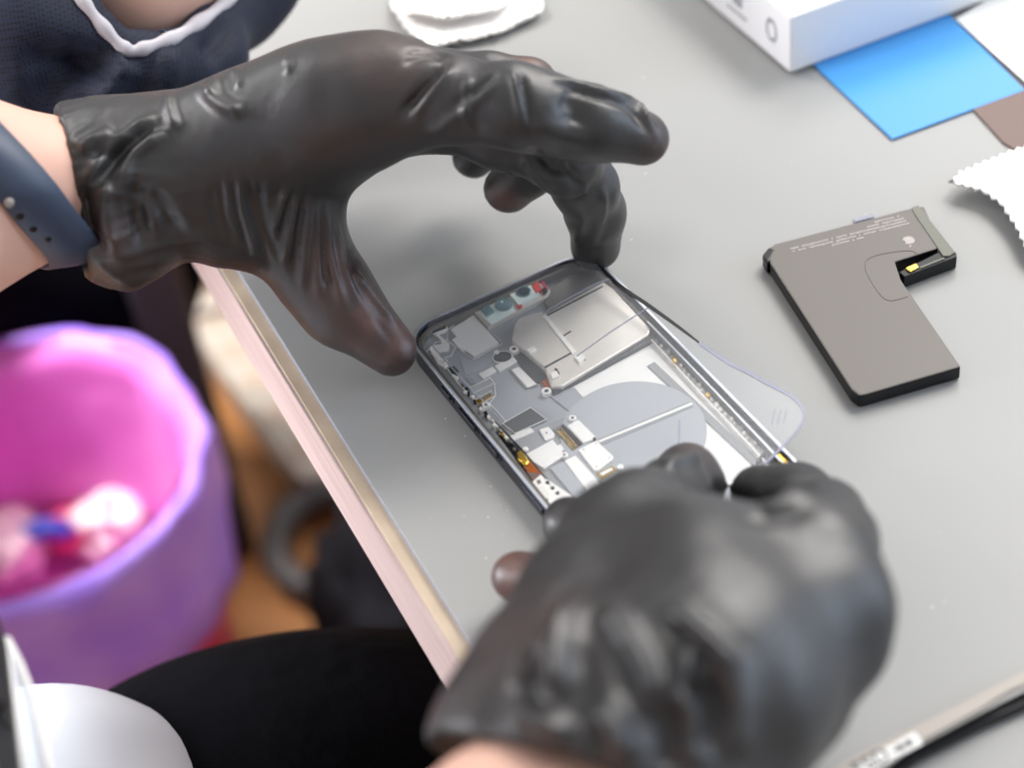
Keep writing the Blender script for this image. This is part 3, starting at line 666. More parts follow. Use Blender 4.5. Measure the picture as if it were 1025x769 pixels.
# ------------------------------------------------------------------ waste bin with liner
bn = W(12, 464, -.45); RB = .122
binn = thing('waste_bin', Vector((bn.x, bn.y, 0)), 'round red waste bin with violet liner on the floor left of the desk', 'bin')
def lathe(name, prof, m, parent, n=64, wob=0, seed=0, smooth=True, close=False):
    bm = bmesh.new(); rings = []
    for j, (r, z) in enumerate(prof):
        rings.append([bm.verts.new((bn.x+(r+wob*noise.noise(Vector((math.cos(2*math.pi*k/n)*4+seed, math.sin(2*math.pi*k/n)*4, z*22))))*math.cos(2*math.pi*k/n), bn.y+(r+wob*noise.noise(Vector((math.cos(2*math.pi*k/n)*4+seed, math.sin(2*math.pi*k/n)*4, z*22))))*math.sin(2*math.pi*k/n), z)) for k in range(n)])
    for A, B in zip(rings, rings[1:]):
        for k in range(n): bm.faces.new((A[k], A[(k+1) % n], B[(k+1) % n], B[k]))
    if close: bm.faces.new(rings[0][::-1])
    bmesh.ops.recalc_face_normals(bm, faces=bm.faces[:])
    o = mesh_obj(name, bm, m, parent, smooth); s = o.modifiers.new('thickness', 'SOLIDIFY'); s.thickness = .0012; s.offset = 0
    return o
zr = T-.45
lathe('shell', [(.098, .002), (.10, .004), (RB-.004, zr-.004), (RB-.001, zr)], M['bin_plastic'], binn, close=True)
tag(lathe('liner', [(.082, zr-.20), (.094, zr-.14), (.100, zr-.09), (RB-.014, zr-.02), (RB-.003, zr+.003)], M['liner_in'], binn, wob=.006), 'magenta inside of the liner')
tag(lathe('liner_fold', [(RB-.003, zr+.003), (RB+.004, zr+.002), (RB+.006, zr-.012), (RB+.004, zr-.05), (RB+.002, zr-.085), (RB+.001, zr-.12)], M['liner_out'], binn, wob=.008, seed=3), 'violet liner turned over the rim')
bm = bmesh.new(); bmesh.ops.create_circle(bm, cap_ends=True, radius=.11, segments=40)
for v in bm.verts: v.co = Vector((v.co.x*.85+bn.x, v.co.y*.85+bn.y, zr-.17))
mesh_obj('liner_bottom', bm, M['liner_in'], binn)
def crumple(name, loc, s, m, label, cat='tissue', seed=0, group=None):
    bm = bmesh.new(); bmesh.ops.create_icosphere(bm, subdivisions=4, radius=1)
    for v in bm.verts:
        p = v.co.copy(); k = 1+.45*noise.noise(p*1.6+Vector((seed, 0, 0)))+.22*noise.noise(p*4+Vector((0, seed, 0)))+.1*noise.noise(p*9)
        v.co = Vector((p.x*s[0]*k, p.y*s[1]*k, p.z*s[2]*k))+loc
    o = mesh_obj(name, bm, m, None, True); return tag(o, label, cat, group)
def inbin(px, py, h): return W(px, py, h)
crumple('crumpled_tissue', inbin(108, 528, -.590), (.026, .022, .024), M['tissue'], 'crumpled pinkish white tissue lying in the bin at its right side', seed=1)
crumple('crumpled_tissue', inbin(14, 545, -.590), (.020, .030, .022), M['tissue'], 'crumpled white tissue at the left border inside the bin', seed=4)
crumple('blue_wrapper', inbin(48, 530, -.575), (.016, .007, .009), M['blue_wrap'], 'small blue wrapper lying among red scraps in the bin', 'wrapper', seed=7)
crumple('red_wrapper', inbin(85, 528, -.59), (.034, .018, .014), M['pink_wrap'], 'crumpled red wrapper beside the blue scrap in the bin', 'wrapper', seed=9)

# ------------------------------------------------------------------ things on the floor under the desk edge
random.seed(2)
bp = W(262, 380, -.70); o = thing('power_strip', Vector((bp.x, bp.y, 0)), 'pale power strip with coiled lead on the floor under the desk edge', 'power strip')
bm = bmesh.new(); add_prism(bm, rrect(bp.x, bp.y, .05, .26, .008, rad(25), 4), .008, .042); bevel(mesh_obj('housing', bm, M['cable'], o), .003)
for k in range(5):
    c = Vector((bp.x, bp.y, 0))+Vector((-math.sin(rad(25)), math.cos(rad(25)), 0))*(k-2)*.048; bm = bmesh.new(); add_prism(bm, rrect(c.x, c.y, .034, .034, .016, 0, 5), .042, .0435); mesh_obj('outlet', bm, M['beige'], o)
bm = bmesh.new(); cc = W(210, 300, -.72); add_tube(bm, [Vector((cc.x+.05*math.cos(a*.5)+.012*math.sin(a*1.7), cc.y+.05*math.sin(a*.5), .006+.0008*a)) for a in range(0, 50)], .004, 8); mesh_obj('lead', bm, M['dark_rubber'], o, True)
o = px_prism('cardboard_sheet', [(195, 290), (290, 280), (350, 440), (312, 452), (236, 410)], -.738, -.733, M['beige'], None, .001); tag(o, 'beige cardboard sheet on the floor under the desk edge', 'cardboard')
cr = W(322, 515, -.69); bm = bmesh.new(); add_tube(bm, [cr+Vector((.042*math.cos(2*math.pi*k/40), .05*math.sin(2*math.pi*k/40), 0)) for k in range(40)], .012, 10, closed=True)
for v in bm.verts: v.co.z = max(v.co.z-.03, .0062)
o = mesh_obj('hose_coil', bm, M['dark_rubber'], None, True); tag(o, 'grey round cable coil on the floor beneath the desk', 'cable coil')

bgp = W(412, 585, -.67); crumple('dark_bag', bgp, (.075, .085, .068), mat('bag_cloth', srgb(26, 26, 30), .8, spec=.1), 'dark soft bag on the floor under the desk, behind the black trousers', 'bag', seed=12)
# ------------------------------------------------------------------ seated worker: one body, clothing as children
worker = thing('person', Vector((-.42, -.22, 0)), 'person in white shirt and black gloves, seated at the desk opening the phone', 'person')
L_forearm = chain([(112, 184, 71, 19), (60, 185, 76, 20.5), (0, 191, 80, 22.5), (-150, 205, 95, 32)])
R_forearm = chain([(575, 800, 72, 22), (520, 850, 74, 25), (440, 960, 80, 30), (200, 1280, 90, 40)])
sL = np.array([-.56, -.02, T+.36]); sR = np.array([-.40, -.42, T+.36]); eL = L_forearm[-1][2]; eR = R_forearm[-1][2]
torso = [(np.array([-.50, -.24, T-.22]), .15, np.array([-.49, -.23, T+.02]), .13), (np.array([-.49, -.23, T+.02]), .13, np.array([-.49, -.23, T+.30]), .13),
         (sL, .06, sR, .06), (np.array([-.49, -.23, T+.36]), .055, np.array([-.47, -.22, T+.50]), .055), (sL, .05, eL, .038), (sR, .05, eR, .042)]
legsR = [(np.array([-.48, -.32, T-.22]), .10, np.array(W(250, 930, -.20)), .075), (np.array(W(250, 930, -.20)), .06, np.array([-.10, .0, .08]), .045), (np.array([-.10, .0, .08]), .045, np.array([-.0, .06, .045]), .04)]
legsL = [(np.array([-.56, -.14, T-.22]), .10, np.array([-.66, .30, T-.22]), .075), (np.array([-.66, .30, T-.22]), .06, np.array([-.66, .34, .08]), .045), (np.array([-.66, .34, .08]), .045, np.array([-.62, .46, .045]), .04)]
body = body_mesh('body', [(.05, torso), (.004, L_forearm), (.004, R_forearm), (.03, legsR), (.03, legsL)], M['skin'], worker, .006, .04, smooth_it=3)
infl = lambda caps, k: [(a, ra+k, b, rb+k) for a, ra, b, rb in caps]
body_mesh('shirt', [(.06, infl(torso[:3], .012)+[(np.array(W(60, 880, -.13)), .066, np.array([-.46, -.24, T-.14]), .15)]), (.03, infl([(sL, .05, (sL+eL)/2, .046), (sR, .05, (sR+eR)/2, .046)], .012))], M['shirt'], worker, .007, .05, smooth_it=3,
          post=lambda V, N: np.array([.006*noise.noise(Vector(v)*11) for v in V]))
knee = np.array(W(250, 925, -.20))
trs = [(.05, infl(legsR[:1], .02)+infl(legsL[:1], .02)+[(np.array([-.50, -.30, T-.24]), .14, np.array([-.54, -.16, T-.24]), .14)]),
       (.05, [(np.array([-.40, -.26, T-.24]), .11, knee, .085), (knee, .085, np.array(W(440, 850, -.22)), .072), (np.array(W(440, 850, -.22)), .07, np.array([.02, -.03, .12]), .06)]),
       (.04, infl([(legsL[1][0], .065, legsL[1][2], .05)], .015))]
body_mesh('trousers', trs, M['trousers'], worker, .007, .05, smooth_it=3, post=lambda V, N: np.array([.010*noise.noise(Vector(v)*8) for v in V]))

def ridged(V, axis, c, r0, r1, amp, fr, seed, along_=.35):
    """loose diagonal crumples, strongest near c, gone beyond r1"""
    ax_ = axis/np.linalg.norm(axis); out_ = np.zeros(len(V)); d = np.linalg.norm(V-c, axis=1)
    m = np.clip((r1-d)/(r1-r0), 0, 1)
    for i in np.where(m > 0)[0]:
        v = V[i]; s = float((v-c)@ax_); w = v-c-ax_*s
        p = Vector((w[0], w[1], w[2]))*fr + Vector((ax_[0], ax_[1], ax_[2]))*s*fr*along_ + Vector((seed, seed*.3, 0))
        n1 = 1-2*abs(noise.noise(p)); n2 = 1-2*abs(noise.noise(p*2.1+Vector((3, 1, 7))))
        out_[i] = amp*m[i]*(n1*n1*n1*.8+n2*.3-.3)
    return out_
def soft(V, amp, fr, seed):
    return np.array([amp*noise.noise(Vector(v)*fr+Vector((seed, 0, 0))) for v in V])

# ---- left glove (upper one in the photo)
palm = chain([(128, 182, 70, 20.5), (175, 168, 74, 20), (260, 131, 84, 17.8), (330, 105, 92, 18), (385, 92, 95, 16.5)]) + \
       chain([(170, 172, 66, 19), (300, 116, 76, 16), (418, 100, 78, 14)]) + chain([(170, 162, 55, 16), (300, 108, 56, 14), (425, 88, 62, 12)]) + \
       chain([(180, 160, 45, 13), (300, 102, 42, 11), (432, 80, 48, 11)]) + \
       chain([(160, 174, 64, 16.5), (225, 193, 60, 18), (280, 205, 52, 16.5)]) + chain([(255, 165, 66, 20), (318, 140, 74, 14), (365, 118, 84, 14)])
cuffL = chain([(50, 184, 74, 23.5), (105, 184, 71, 23), (140, 180, 70, 20)]) + chain([(98, 202, 66, 18), (122, 224, 60, 14), (142, 224, 58, 11)]) + chain([(108, 236, 61, 11.5), (126, 252, 57, 7.5)])
thumb = chain([(235, 200, 57, 18), (288, 222, 48, 15.8), (318, 275, 32, 13.4), (340, 305, 24, 12.2), (392, 351, 12.5, 8.6)])
index = chain([(380, 95, 94, 15.5), (450, 100, 96, 12.5), (512, 106, 95, 12.2), (540, 112, 92, 11.8), (592, 124, 86, 11.3), (642, 138, 79, 8.6)])
middle = chain([(418, 102, 80, 13), (500, 135, 70, 10), (565, 158, 62, 10.6), (585, 185, 46, 10), (596, 212, 30, 9.3), (597, 247, 12, 8.3)])
ringf = chain([(425, 95, 64, 11), (500, 118, 60, 9.5), (548, 140, 54, 9.3), (530, 168, 38, 9), (508, 190, 27, 8.2)])
pinky = chain([(432, 84, 52, 10.5), (490, 78, 56, 8.6), (531, 84, 52, 8.2), (510, 118, 38, 8), (473, 158, 24, 7.6)])
cL = np.array(W(90, 175, .07))
axL = J(170, 160, 72)-J(60, 182, 76)
def carveL(D, ax):
    # the cuff is open towards the forearm and hollow around it
    P = (ax[0][:, None, None], ax[1][None, :, None], ax[2][None, None, :])
    inner = cone_sd(P, J(0, 191, 80), .0235, J(100, 184, 71), .0205)
    inner = np.minimum(inner, cone_sd(P, J(60, 205, 70), .018, J(112, 230, 62), .013))
    o_ = J(70, 190, 70); nrm = axL/np.linalg.norm(axL)
    tilt = J(60, 118, 76)-J(98, 280, 56); nrm = nrm-tilt*(nrm@tilt)/(tilt@tilt); nrm /= np.linalg.norm(nrm)
    cut = -((P[0]-o_[0])*nrm[0]+(P[1]-o_[1])*nrm[1]+(P[2]-o_[2])*nrm[2])
    return np.maximum(np.maximum(D, -inner), cut)
CL = [([(290, 184), (280, 208), (273, 232)], .0011, .0014), ([(298, 188), (290, 225), (284, 268)], .0013, .0014), ([(310, 193), (306, 240), (303, 292)], .0013, .0013),
      ([(317, 195), (317, 245), (319, 300)], .0012, .0013), ([(324, 198), (328, 250), (345, 312)], .0011, .0013), ([(333, 215), (350, 280), (388, 338)], .0012, .0014), ([(350, 268), (372, 295), (398, 328)], .0012, .0014),
      ([(294, 190), (285, 222), (279, 250)], -.001, .0013), ([(304, 192), (298, 232), (294, 280)], -.0010, .0012), ([(322, 200), (323, 250), (332, 305)], -.001, .0012), ([(340, 245), (362, 300), (395, 345)], -.001, .0013),
      ([(246, 178), (254, 220), (270, 268)], -.0016, .0018), ([(232, 180), (236, 215), (250, 256)], -.0012, .0014), ([(222, 180), (224, 210), (236, 244)], -.0010, .0013), ([(212, 185), (213, 208), (222, 236)], -.0009, .0012), ([(259, 180), (264, 220), (280, 262)], -.0012, .0014), ([(240, 176), (246, 215), (260, 262)], .0009, .0013), ([(227, 178), (231, 212), (243, 250)], .0008, .0012),
      ([(185, 73), (205, 92), (228, 108), (246, 113)], .0022, .0022), ([(168, 95), (170, 112), (177, 132)], .0020, .0018), ([(200, 76), (215, 84), (214, 100)], .0014, .0016), ([(228, 68), (238, 76), (240, 90)], .0010, .0014), ([(283, 58), (290, 64), (287, 76)], .0009, .0013),
      ([(449, 60), (425, 88), (402, 118)], -.0020, .0018), ([(455, 64), (432, 90), (408, 122)], .0011, .0017), ([(452, 57), (428, 51), (405, 53)], -.0012, .0013), ([(447, 60), (425, 58), (402, 66)], -.0010, .0013),
      ([(470, 75), (466, 100), (470, 130)], .0010, .0015), ([(512, 70), (519, 95), (525, 128)], .0015, .0014), ([(518, 72), (525, 98), (530, 128)], -.0013, .0014), ([(498, 72), (478, 90), (450, 108)], -.0010, .0015), ([(500, 78), (465, 110), (430, 135)], .0010, .0018),
      ([(546, 76), (590, 88), (634, 102), (657, 134)], .0013, .0013), ([(552, 82), (590, 94), (628, 107), (648, 134)], -.0012, .0014), ([(560, 95), (575, 110), (572, 128)], -.0014, .004), ([(535, 120), (560, 135), (590, 142)], .0009, .003),
      ([(528, 148), (545, 160), (560, 180)], -.0016, .0018), ([(520, 160), (540, 172), (556, 190)], .0014, .0018), ([(560, 155), (565, 175), (585, 186)], -.0015, .0016), ([(552, 190), (575, 192), (590, 185)], .0016, .0018), ([(550, 197), (572, 199), (592, 194)], -.0014, .0015),
      ([(605, 185), (603, 215), (590, 252)], .0009, .0014), ([(585, 210), (580, 232), (573, 250)], .0008, .0014),
      ([(116, 129), (97, 140), (79, 154)], .0022, .0024), ([(162, 112), (116, 146), (84, 188)], .0026, .0024), ([(155, 124), (120, 152), (92, 192)], -.0022, .0022), ([(170, 130), (132, 158), (120, 202)], .0022, .0022), ([(136, 180), (138, 215), (145, 248)], -.0028, .0030), ([(84, 186), (88, 220), (100, 254)], -.002, .0022), ([(108, 178), (106, 215), (120, 262)], .0022, .0025), ([(150, 186), (164, 214), (178, 236)], -.002, .003), ([(92, 150), (110, 156), (128, 145)], -.0015, .0022)]
def postL(V, N):
    d = ridged(V, axL, J(112, 205, 64), .018, .042, .0026, 95, 2.0) + soft(V, .0008, 70, 5)
    # the crumpled sleeve near finger roots
    d += ridged(V, J(600, 200, 40)-J(560, 150, 60), J(545, 165, 60), .008, .020, .0012, 140, 8.0)
    return d
gl = body_mesh('glove', [(.013, palm+cuffL), (.007, thumb), (.005, index), (.005, middle), (.005, ringf), (.005, pinky)], M['glove'], worker, .00105, .011, creases=CL, post=postL, carve=carveL, smooth_it=5)
tag(gl, 'black glove on the upper hand, thumb and middle finger steadying the phone')

thin_spots(gl, [(J(322, 160, 98), .012, .55), (J(345, 280, 42), .013, .6), (J(375, 315, 30), .012, .75), (J(398, 340, 18), .010, .7), (J(532, 66, 62), .008, .8), (J(655, 142, 78), .007, .5), (J(504, 200, 30), .007, .7), (J(390, 62, 108), .014, .25), (J(108, 240, 70), .010, .3)])
# ---- right glove (lower one)
Rw = (548, 775, 76)
palmR = chain([(560, 790, 72, 24), (610, 700, 84, 21), (700, 630, 90, 18), (812, 562, 86, 12.5)]) + chain([(610, 740, 84, 21), (720, 670, 90, 17), (828, 604, 84, 12)]) + \
        chain([(640, 760, 78, 21), (740, 705, 82, 16), (826, 646, 76, 10.5)]) + chain([(640, 800, 70, 19), (725, 755, 72, 14), (788, 704, 68, 10.5)]) + \
        chain([(545, 770, 72, 20), (570, 680, 78, 19.5), (595, 600, 78, 15), (622, 540, 74, 12.5)]) + chain([(600, 610, 80, 15), (690, 580, 86, 16), (770, 565, 84, 11)]) + \
        chain([(640, 545, 72, 12), (700, 552, 74, 11), (770, 555, 74, 10)]) + chain([(600, 640, 62, 18), (720, 600, 60, 20)])
cuffR = chain([(520, 800, 72, 22), (515, 750, 76, 16), (550, 700, 80, 16)]) + chain([(575, 800, 72, 24.5), (665, 805, 74, 21)]) + chain([(478, 775, 66, 9), (525, 700, 74, 8)])
thumbR = chain([(615, 548, 72, 13), (642, 518, 56, 11.5), (672, 498, 36, 10), (687, 478, 20, 8.3), (702, 488, 15, 7)])
indexR = chain([(812, 562, 84, 12.5), (832, 545, 66, 10.8), (826, 522, 48, 10), (798, 500, 28, 9.2), (758, 494, 17, 8)])
middleR = chain([(824, 604, 82, 12), (838, 612, 50, 10), (780, 580, 26, 10), (660, 540, 20, 9), (568, 524, 13, 8)])
ringR = chain([(826, 646, 74, 10.5), (836, 655, 44, 9.5), (760, 640, 26, 10), (620, 600, 22, 9), (518, 578, 15, 7.8)])
pinkyR = chain([(788, 704, 66, 10.5), (788, 700, 40, 9.5), (740, 690, 26, 9), (640, 650, 24, 8)])
axR = J(640, 680, 88)-J(540, 820, 72)
def carveR(D, ax):
    P = (ax[0][:, None, None], ax[1][None, :, None], ax[2][None, None, :])
    inner = cone_sd(P, J(520, 860, 74), .026, J(560, 795, 72), .0228)
    inner = np.minimum(inner, cone_sd(P, J(480, 800, 76), .013, J(520, 770, 76), .012))
    a = J(440, 748, 76); b = J(560, 762, 92); c = J(560, 800, 55)
    nrm = np.cross(b-a, c-a); nrm /= np.linalg.norm(nrm); mid = (a+b)/2
    tgt = J(640, 680, 88)-mid
    if nrm@tgt < 0: nrm = -nrm
    cut = -((P[0]-mid[0])*nrm[0]+(P[1]-mid[1])*nrm[1]+(P[2]-mid[2])*nrm[2])
    return np.maximum(np.maximum(D, -inner), cut)
CR = [([(573, 597), (562, 640), (560, 670), (564, 705)], .0026, .0030), ([(607, 606), (625, 640), (642, 672), (661, 722)], .0026, .0026), ([(611, 626), (629, 660), (640, 710)], -.0026, .0028),
      ([(668, 610), (706, 640), (740, 670)], .0020, .0020), ([(664, 618), (690, 645), (700, 668)], -.0016, .0020), ([(653, 690), (674, 742), (670, 775)], -.0034, .0032), ([(692, 678), (712, 710), (702, 760)], -.0030, .0030), ([(684, 690), (690, 730), (686, 775)], .0022, .0034),
      ([(697, 642), (680, 682), (675, 716)], .0022, .0018), ([(595, 705), (612, 730), (630, 765)], .0024, .0028), ([(583, 700), (596, 735), (605, 769)], -.0024, .0024), ([(515, 716), (540, 722), (575, 742)], .0020, .0024), ([(548, 640), (528, 660), (520, 690)], .0018, .0024), ([(540, 660), (536, 690), (548, 715)], -.0016, .0024), ([(585, 640), (582, 680), (590, 710)], -.0014, .0030),
      ([(720, 650), (735, 700), (730, 765)], .0016, .0040), ([(652, 455), (668, 470), (700, 500)], -.0012, .0016), ([(660, 470), (680, 462), (705, 462)], .0012, .0016), ([(668, 462), (685, 456), (700, 458)], -.0009, .0012),
      ([(745, 505), (770, 498), (790, 480)], -.0007, .0022), ([(760, 512), (785, 505), (810, 492)], .0012, .0022), ([(740, 520), (775, 518), (815, 512)], -.0012, .0020)]
def postR(V, N):
    return ridged(V, axR, J(560, 720, 88), .025, .050, .0010, 60, 4.0) + soft(V, .0012, 45, 9)
gr = body_mesh('glove', [(.012, palmR+cuffR), (.008, thumbR), (.007, indexR), (.006, middleR), (.006, ringR), (.006, pinkyR)], M['glove'], worker, .0011, .012, creases=[(c[0], c[1]*(1.5 if c[1] > 0 else .7), c[2]*1.1) for c in CR], post=postR, carve=carveR, smooth_it=7)
tag(gr, 'black glove on the lower hand, back of the hand uppermost, finger tips pinching the film corner')

thin_spots(gr, [(J(512, 578, 20), .011, .9), (J(690, 458, 25), .008, .25), (J(545, 650, 98), .012, .25)])
# ---- wrist band (left arm)
ba = J(-6, 122, 84); bb = J(78, 240, 60)
armdir = (J(60, 182, 76)-J(0, 192, 80)); armdir /= np.linalg.norm(armdir)
cen = J(30, 190, 78)
# ring round the wrist, tilted so that it crosses the top of the wrist at the frame's border and the underside near the cuff
crossing = (J(76, 238, 66)-J(-14, 120, 84)); crossing /= np.linalg.norm(crossing)
vdir = np.cross(armdir, crossing); vdir /= np.linalg.norm(vdir); side = np.cross(vdir, armdir)
tiltv = crossing
bm = bmesh.new(); n = 72; prof = [(-.0092, .0002), (-.0086, .0014), (0, .0018), (.0086, .0014), (.0092, .0002), (.0086, -.0006), (-.0086, -.0006)]
nrmB = np.cross(vdir, tiltv); nrmB /= np.linalg.norm(nrmB); half = 1.0
rings = []
if vdir @ FW > 0: vdir = -vdir                                 # towards the camera's side of the wrist
rads = []; slots = []; bvB = BVHTree.FromPolygons([v.co[:] for v in body.data.vertices], [p.vertices[:] for p in body.data.polygons])
ctr = J(36, 187.5, 77.6); side = np.cross(vdir, armdir); side /= np.linalg.norm(side)
if side @ crossing < 0: side = -side
for k in range(n):
    a = 2*math.pi*k/n; dirn = side*math.cos(a)+vdir*math.sin(a)
    s_ = .0155*math.cos(a)-.0110*math.sin(a)-.0115; row = []
    rads.append([]); slots.append((s_, dirn))
    for w in (-.009, 0, .009):
        o_ = ctr+armdir*(s_+w); h_ = bvB.ray_cast(Vector(o_+dirn*.07), Vector(-dirn)); rads[-1].append(.07-h_[3] if h_[0] is not None else .023)
rads = [max(min(x, .034) for x in rr) for rr in rads]
for _ in range(4): rads = [max(rads[k], (rads[k-1]+rads[k]*2+rads[(k+1) % n])/4) for k in range(n)]
for k in range(n):
    s_, dirn = slots[k]
    rings.append([bm.verts.new(Vector(ctr+armdir*(s_+w)+dirn*(rads[k]+.0006+t))) for w, t in prof])
for k in range(n):
    A, B = rings[k], rings[(k+1) % n]
    for i in range(len(prof)): bm.faces.new((A[i], A[(i+1) % len(prof)], B[(i+1) % len(prof)], B[i]))
bmesh.ops.recalc_face_normals(bm, faces=bm.faces[:])
band = mesh_obj('wrist_band', bm, M['band'], worker, True); tag(band, 'dark blue rubber watch strap with holes')
bvb = BVHTree.FromPolygons([v.co[:] for v in band.data.vertices], [p.vertices[:] for p in band.data.polygons])
for i, (x, y, m_, r) in enumerate(((9, 203, 'steel', .0016), (20, 217, 'black', .0013), (33, 230, 'black', .0013), (48, 240, 'black', .0012))):
    h_ = bvb.ray_cast(Vector(CAM), Vector(ray(x, y)).normalized())
    if h_[0] is None: continue
    bm = bmesh.new(); bmesh.ops.create_uvsphere(bm, u_segments=16, v_segments=8, radius=r)
    q = h_[1].to_track_quat('Z', 'Y').to_matrix()
    for v in bm.verts: v.co = q @ Vector((v.co.x, v.co.y, v.co.z*(.6 if m_ == 'steel' else .15))) + h_[0]
    mesh_obj('stud' if m_ == 'steel' else 'strap_hole', bm, M[m_], band, True)

# ------------------------------------------------------------------ second person, upper left
p2 = thing('person', Vector((-.60, .62, 0)), 'person in navy mesh jersey with white sleeve edging, at the upper left', 'person')
arm2 = chain([(60, -20, 50, 16), (138, -12, 66, 18), (190, -80, 80, 21), (260, -200, 110, 26)])
HIP = np.array([-.66, .58, T-.30]); KN = np.array(W(105, 268, -.48)); FT = np.array(W(50, 420, -.70))
trunk2 = [(np.array(W(-290, 10, .05)), .09, HIP, .12)]
body_mesh('body', [(.04, trunk2+[(HIP, .1, KN, .05), (KN, .045, FT, .035), (np.array(W(-290, 10, .05)), .07, J(60, -20, 50), .016)]), (.02, arm2)], M['skin'], p2, .006, .04, smooth_it=2)
slv = [(.02, chain([(-60, 60, 40, 40), (30, 62, 52, 30), (110, 75, 52, 13), (165, 72, 46, 12), (190, 60, 40, 15), (238, 10, 36, 12), (262, -20, 40, 14)]) + chain([(-40, 20, 62, 40), (25, 22, 66, 29), (70, 40, 60, 22), (112, 70, 48, 15)]) + chain([(30, 85, 30, 20), (110, 88, 30, 12), (180, 78, 30, 10)]) + [(np.array(W(-290, 10, .05)), .105, HIP+np.array([0, 0, .05]), .135)])]
def carve2(D, ax):
    P = (ax[0][:, None, None], ax[1][None, :, None], ax[2][None, None, :])
    inner = cone_sd(P, J(134, -8, 72), .0200, J(196, -84, 92), .0260)
    return np.maximum(D, -inner)
sl = body_mesh('jersey', slv, M['jersey'], p2, .003, .02, smooth_it=2, carve=carve2, creases=[([(20, 60), (60, 62), (90, 66)], -.006, .006), ([(30, 108), (70, 75), (120, 60)], -.006, .005), ([(100, 105), (115, 75), (130, 60)], .005, .005), ([(150, 95), (165, 70), (160, 50)], .005, .006), ([(205, 60), (215, 40), (230, 20)], -.004, .005)],
                post=lambda V, N: np.array([.004*noise.noise(Vector(v)*28) for v in V]))
bvs = BVHTree.FromPolygons([v.co[:] for v in sl.data.vertices], [p.vertices[:] for p in sl.data.polygons])
pts = []
for q in spline([(78, -6), (92, 14), (108, 33), (124, 50), (136, 52), (150, 46), (172, 40), (192, 27), (212, 14), (232, -4)], 5):
    h_ = bvs.ray_cast(Vector(CAM), Vector(ray(q[0], q[1])).normalized())
    pts.append(h_[0] if h_[0] is not None else W(q[0], q[1], .06))
# keep the edging smooth
P3 = [np.array(p) for p in pts]
for _ in range(14): P3 = [P3[0]]+[(P3[i-1]+P3[i]*2+P3[i+1])/4 for i in range(1, len(P3)-1)]+[P3[-1]]
bm = bmesh.new(); add_tube(bm, [Vector(p) for p in P3], [.0024+.0004*math.sin(i*.9) for i in range(len(P3))], 10); tag(mesh_obj('sleeve_edging', bm, M['grey_white'], p2, True), 'white sleeve edging')
body_mesh('trousers', [(.05, [(HIP, .14, KN, .062), (KN, .062, FT, .05)])], M['trousers'], p2, .006, .05, smooth_it=2)

# ------------------------------------------------------------------ black stand with clear panel at the lower left corner
st = thing('display_stand', W(10, 720, 0), 'black stand with clear panel at the lower left corner', 'stand')
def slab(name, quad, m, th=.0012, parent=st):
    P = [Vector(J(*q)) for q in quad]; nrm = (P[1]-P[0]).cross(P[-1]-P[0]).normalized()*th; bm = bmesh.new()
    a = [bm.verts.new(p) for p in P]; b = [bm.verts.new(p-nrm) for p in P]; bm.faces.new(a); bm.faces.new(b[::-1])
    for i in range(len(P)): bm.faces.new((a[i], b[i], b[(i+1) % len(P)], a[(i+1) % len(P)]))
    bmesh.ops.recalc_face_normals(bm, faces=bm.faces[:]); return bevel(mesh_obj(name, bm, m, parent), .0004)
M['matte'] = mat('matte_black', srgb(34, 34, 38), .6, spec=.25)
slab('side_rail', [(-12, 600, 60), (0, 622, 60), (8, 650, 60), (24, 800, 60), (2, 800, 60), (-12, 700, 60)], M['matte'], .004)
slab('clamp', [(-10, 655, 64), (1, 665, 64), (8, 702, 64), (5, 714, 64), (-8, 716, 64)], M['matte'], .004)
slab('clamp_arm', [(0, 714, 63), (4, 713, 63), (15, 727, 63), (13, 731, 63)], M['black'], .003)
slab('clear_panel', [(7, 640, 58), (30, 690, 55), (52, 800, 52), (24, 800, 56)], M['acrylic'], .001)
bm = bmesh.new(); add_tube(bm, [Vector(J(*p)) for p in ((6, 640, 59), (10, 668, 59), (17, 720, 59), (26, 800, 59))], .00085, 8); mesh_obj('panel_rim', bm, M['label'], st, True)
bm = bmesh.new(); add_tube(bm, [Vector(J(*p)) for p in ((7, 639, 58), (20, 664, 57), (33, 698, 56), (44, 745, 55), (54, 800, 54))], .0009, 8); mesh_obj('panel_rim', bm, M['label'], st, True)

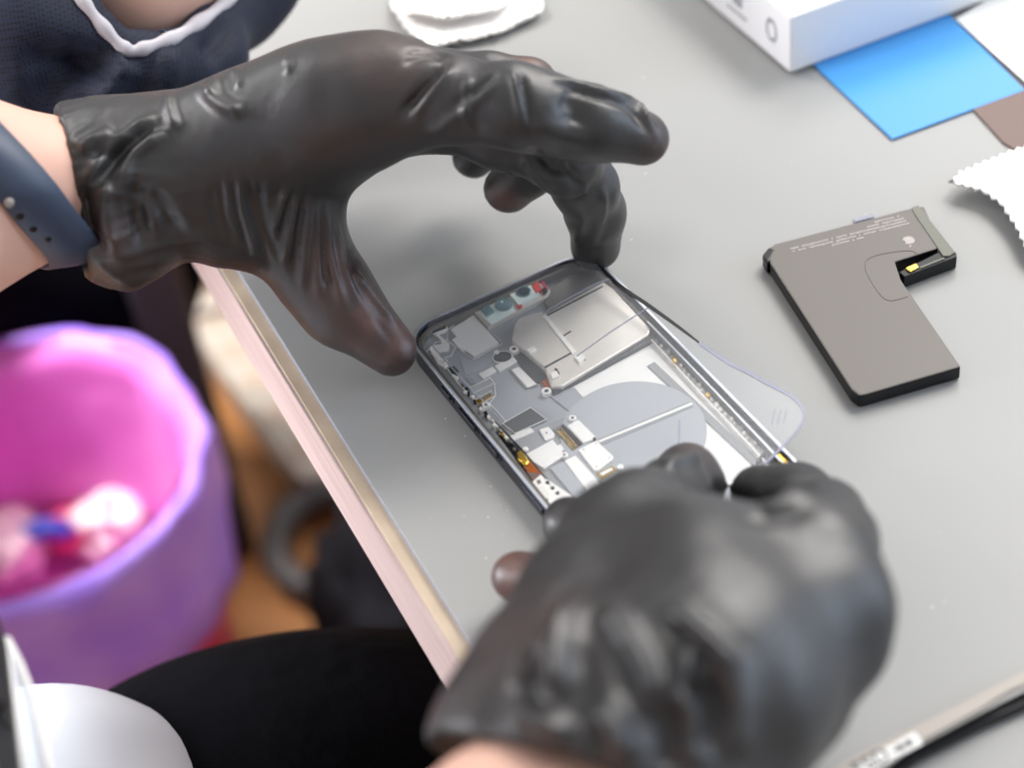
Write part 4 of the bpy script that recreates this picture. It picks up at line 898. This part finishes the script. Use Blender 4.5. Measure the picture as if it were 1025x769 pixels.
bm = bmesh.new()
cpt = along(b0, .43, .012, T+.012)
add_tube(bm, [Vector(p) for p in spline([J(8, 790, 58), J(10, 860, 50), np.array(along(b0, .36, -.09, T+.02)), np.array(along(b0, .43, -.03, T+.02)), np.array(cpt)], 6)], .004, 10); mesh_obj('support_arm', bm, M['matte'], st, True)
for z0, z1, n0, n1 in ((T+.0005, T+.016, -.012, .03), (T-.045, T-.0335, -.012, .03), (T-.045, T+.016, -.012, -.002)):
    bm = bmesh.new(); q = [along(b0, .415, n0), along(b0, .445, n0), along(b0, .445, n1), along(b0, .415, n1)]; add_prism(bm, [tuple(v[:2]) for v in q], z0, z1); mesh_obj('desk_clamp', bm, M['matte'], st)
# ------------------------------------------------------------------ light
def area(name, loc, target, size, power, col, sy=None):
    l = bpy.data.lights.new(name, 'AREA'); l.energy = power; l.color = col; l.size = size
    if sy: l.shape = 'RECTANGLE'; l.size_y = sy
    o = bpy.data.objects.new(name, l); o.location = loc; o.rotation_euler = (Vector(target)-Vector(loc)).to_track_quat('-Z', 'Y').to_euler(); COL.objects.link(o); return o
area('ceiling_light', (1.0, .75, T+1.45), (0, 0, T), .6, 18, (1, .955, .90))
area('far_ceiling_light', (1.25, 1.6, T+1.8), (0, 0, T), 2.0, 40, (1, .98, .96), 1.6)
area('bin_fill_light', (-.74, .78, T+.95), (-.40, .46, T-.45), .4, 7, (1, .98, .96)).data.spread = rad(60)  # added fill lamp, no real fixture; brightens the inside of the bin
area('window_light', (1.7, -.1, T+.6), (0, 0, T), 1.0, 12, (.62, .78, 1))
area('bin_side_fill', (-1.25, .2, T+.35), (-.28, .45, T-.45), .7, 36, (.97, .97, 1))  # added low fill, no window there; lifts the bin and liner's outer side
w = bpy.data.worlds.new('room'); S.world = w; w.use_nodes = True; bg = w.node_tree.nodes['Background']; bg.inputs[0].default_value = (.97, .96, .96, 1); bg.inputs[1].default_value = .46
S.view_settings.view_transform = 'Standard'; S.view_settings.look = 'None'; S.view_settings.gamma = 1; S.view_settings.use_curve_mapping = False
S.view_settings.exposure = 0.27
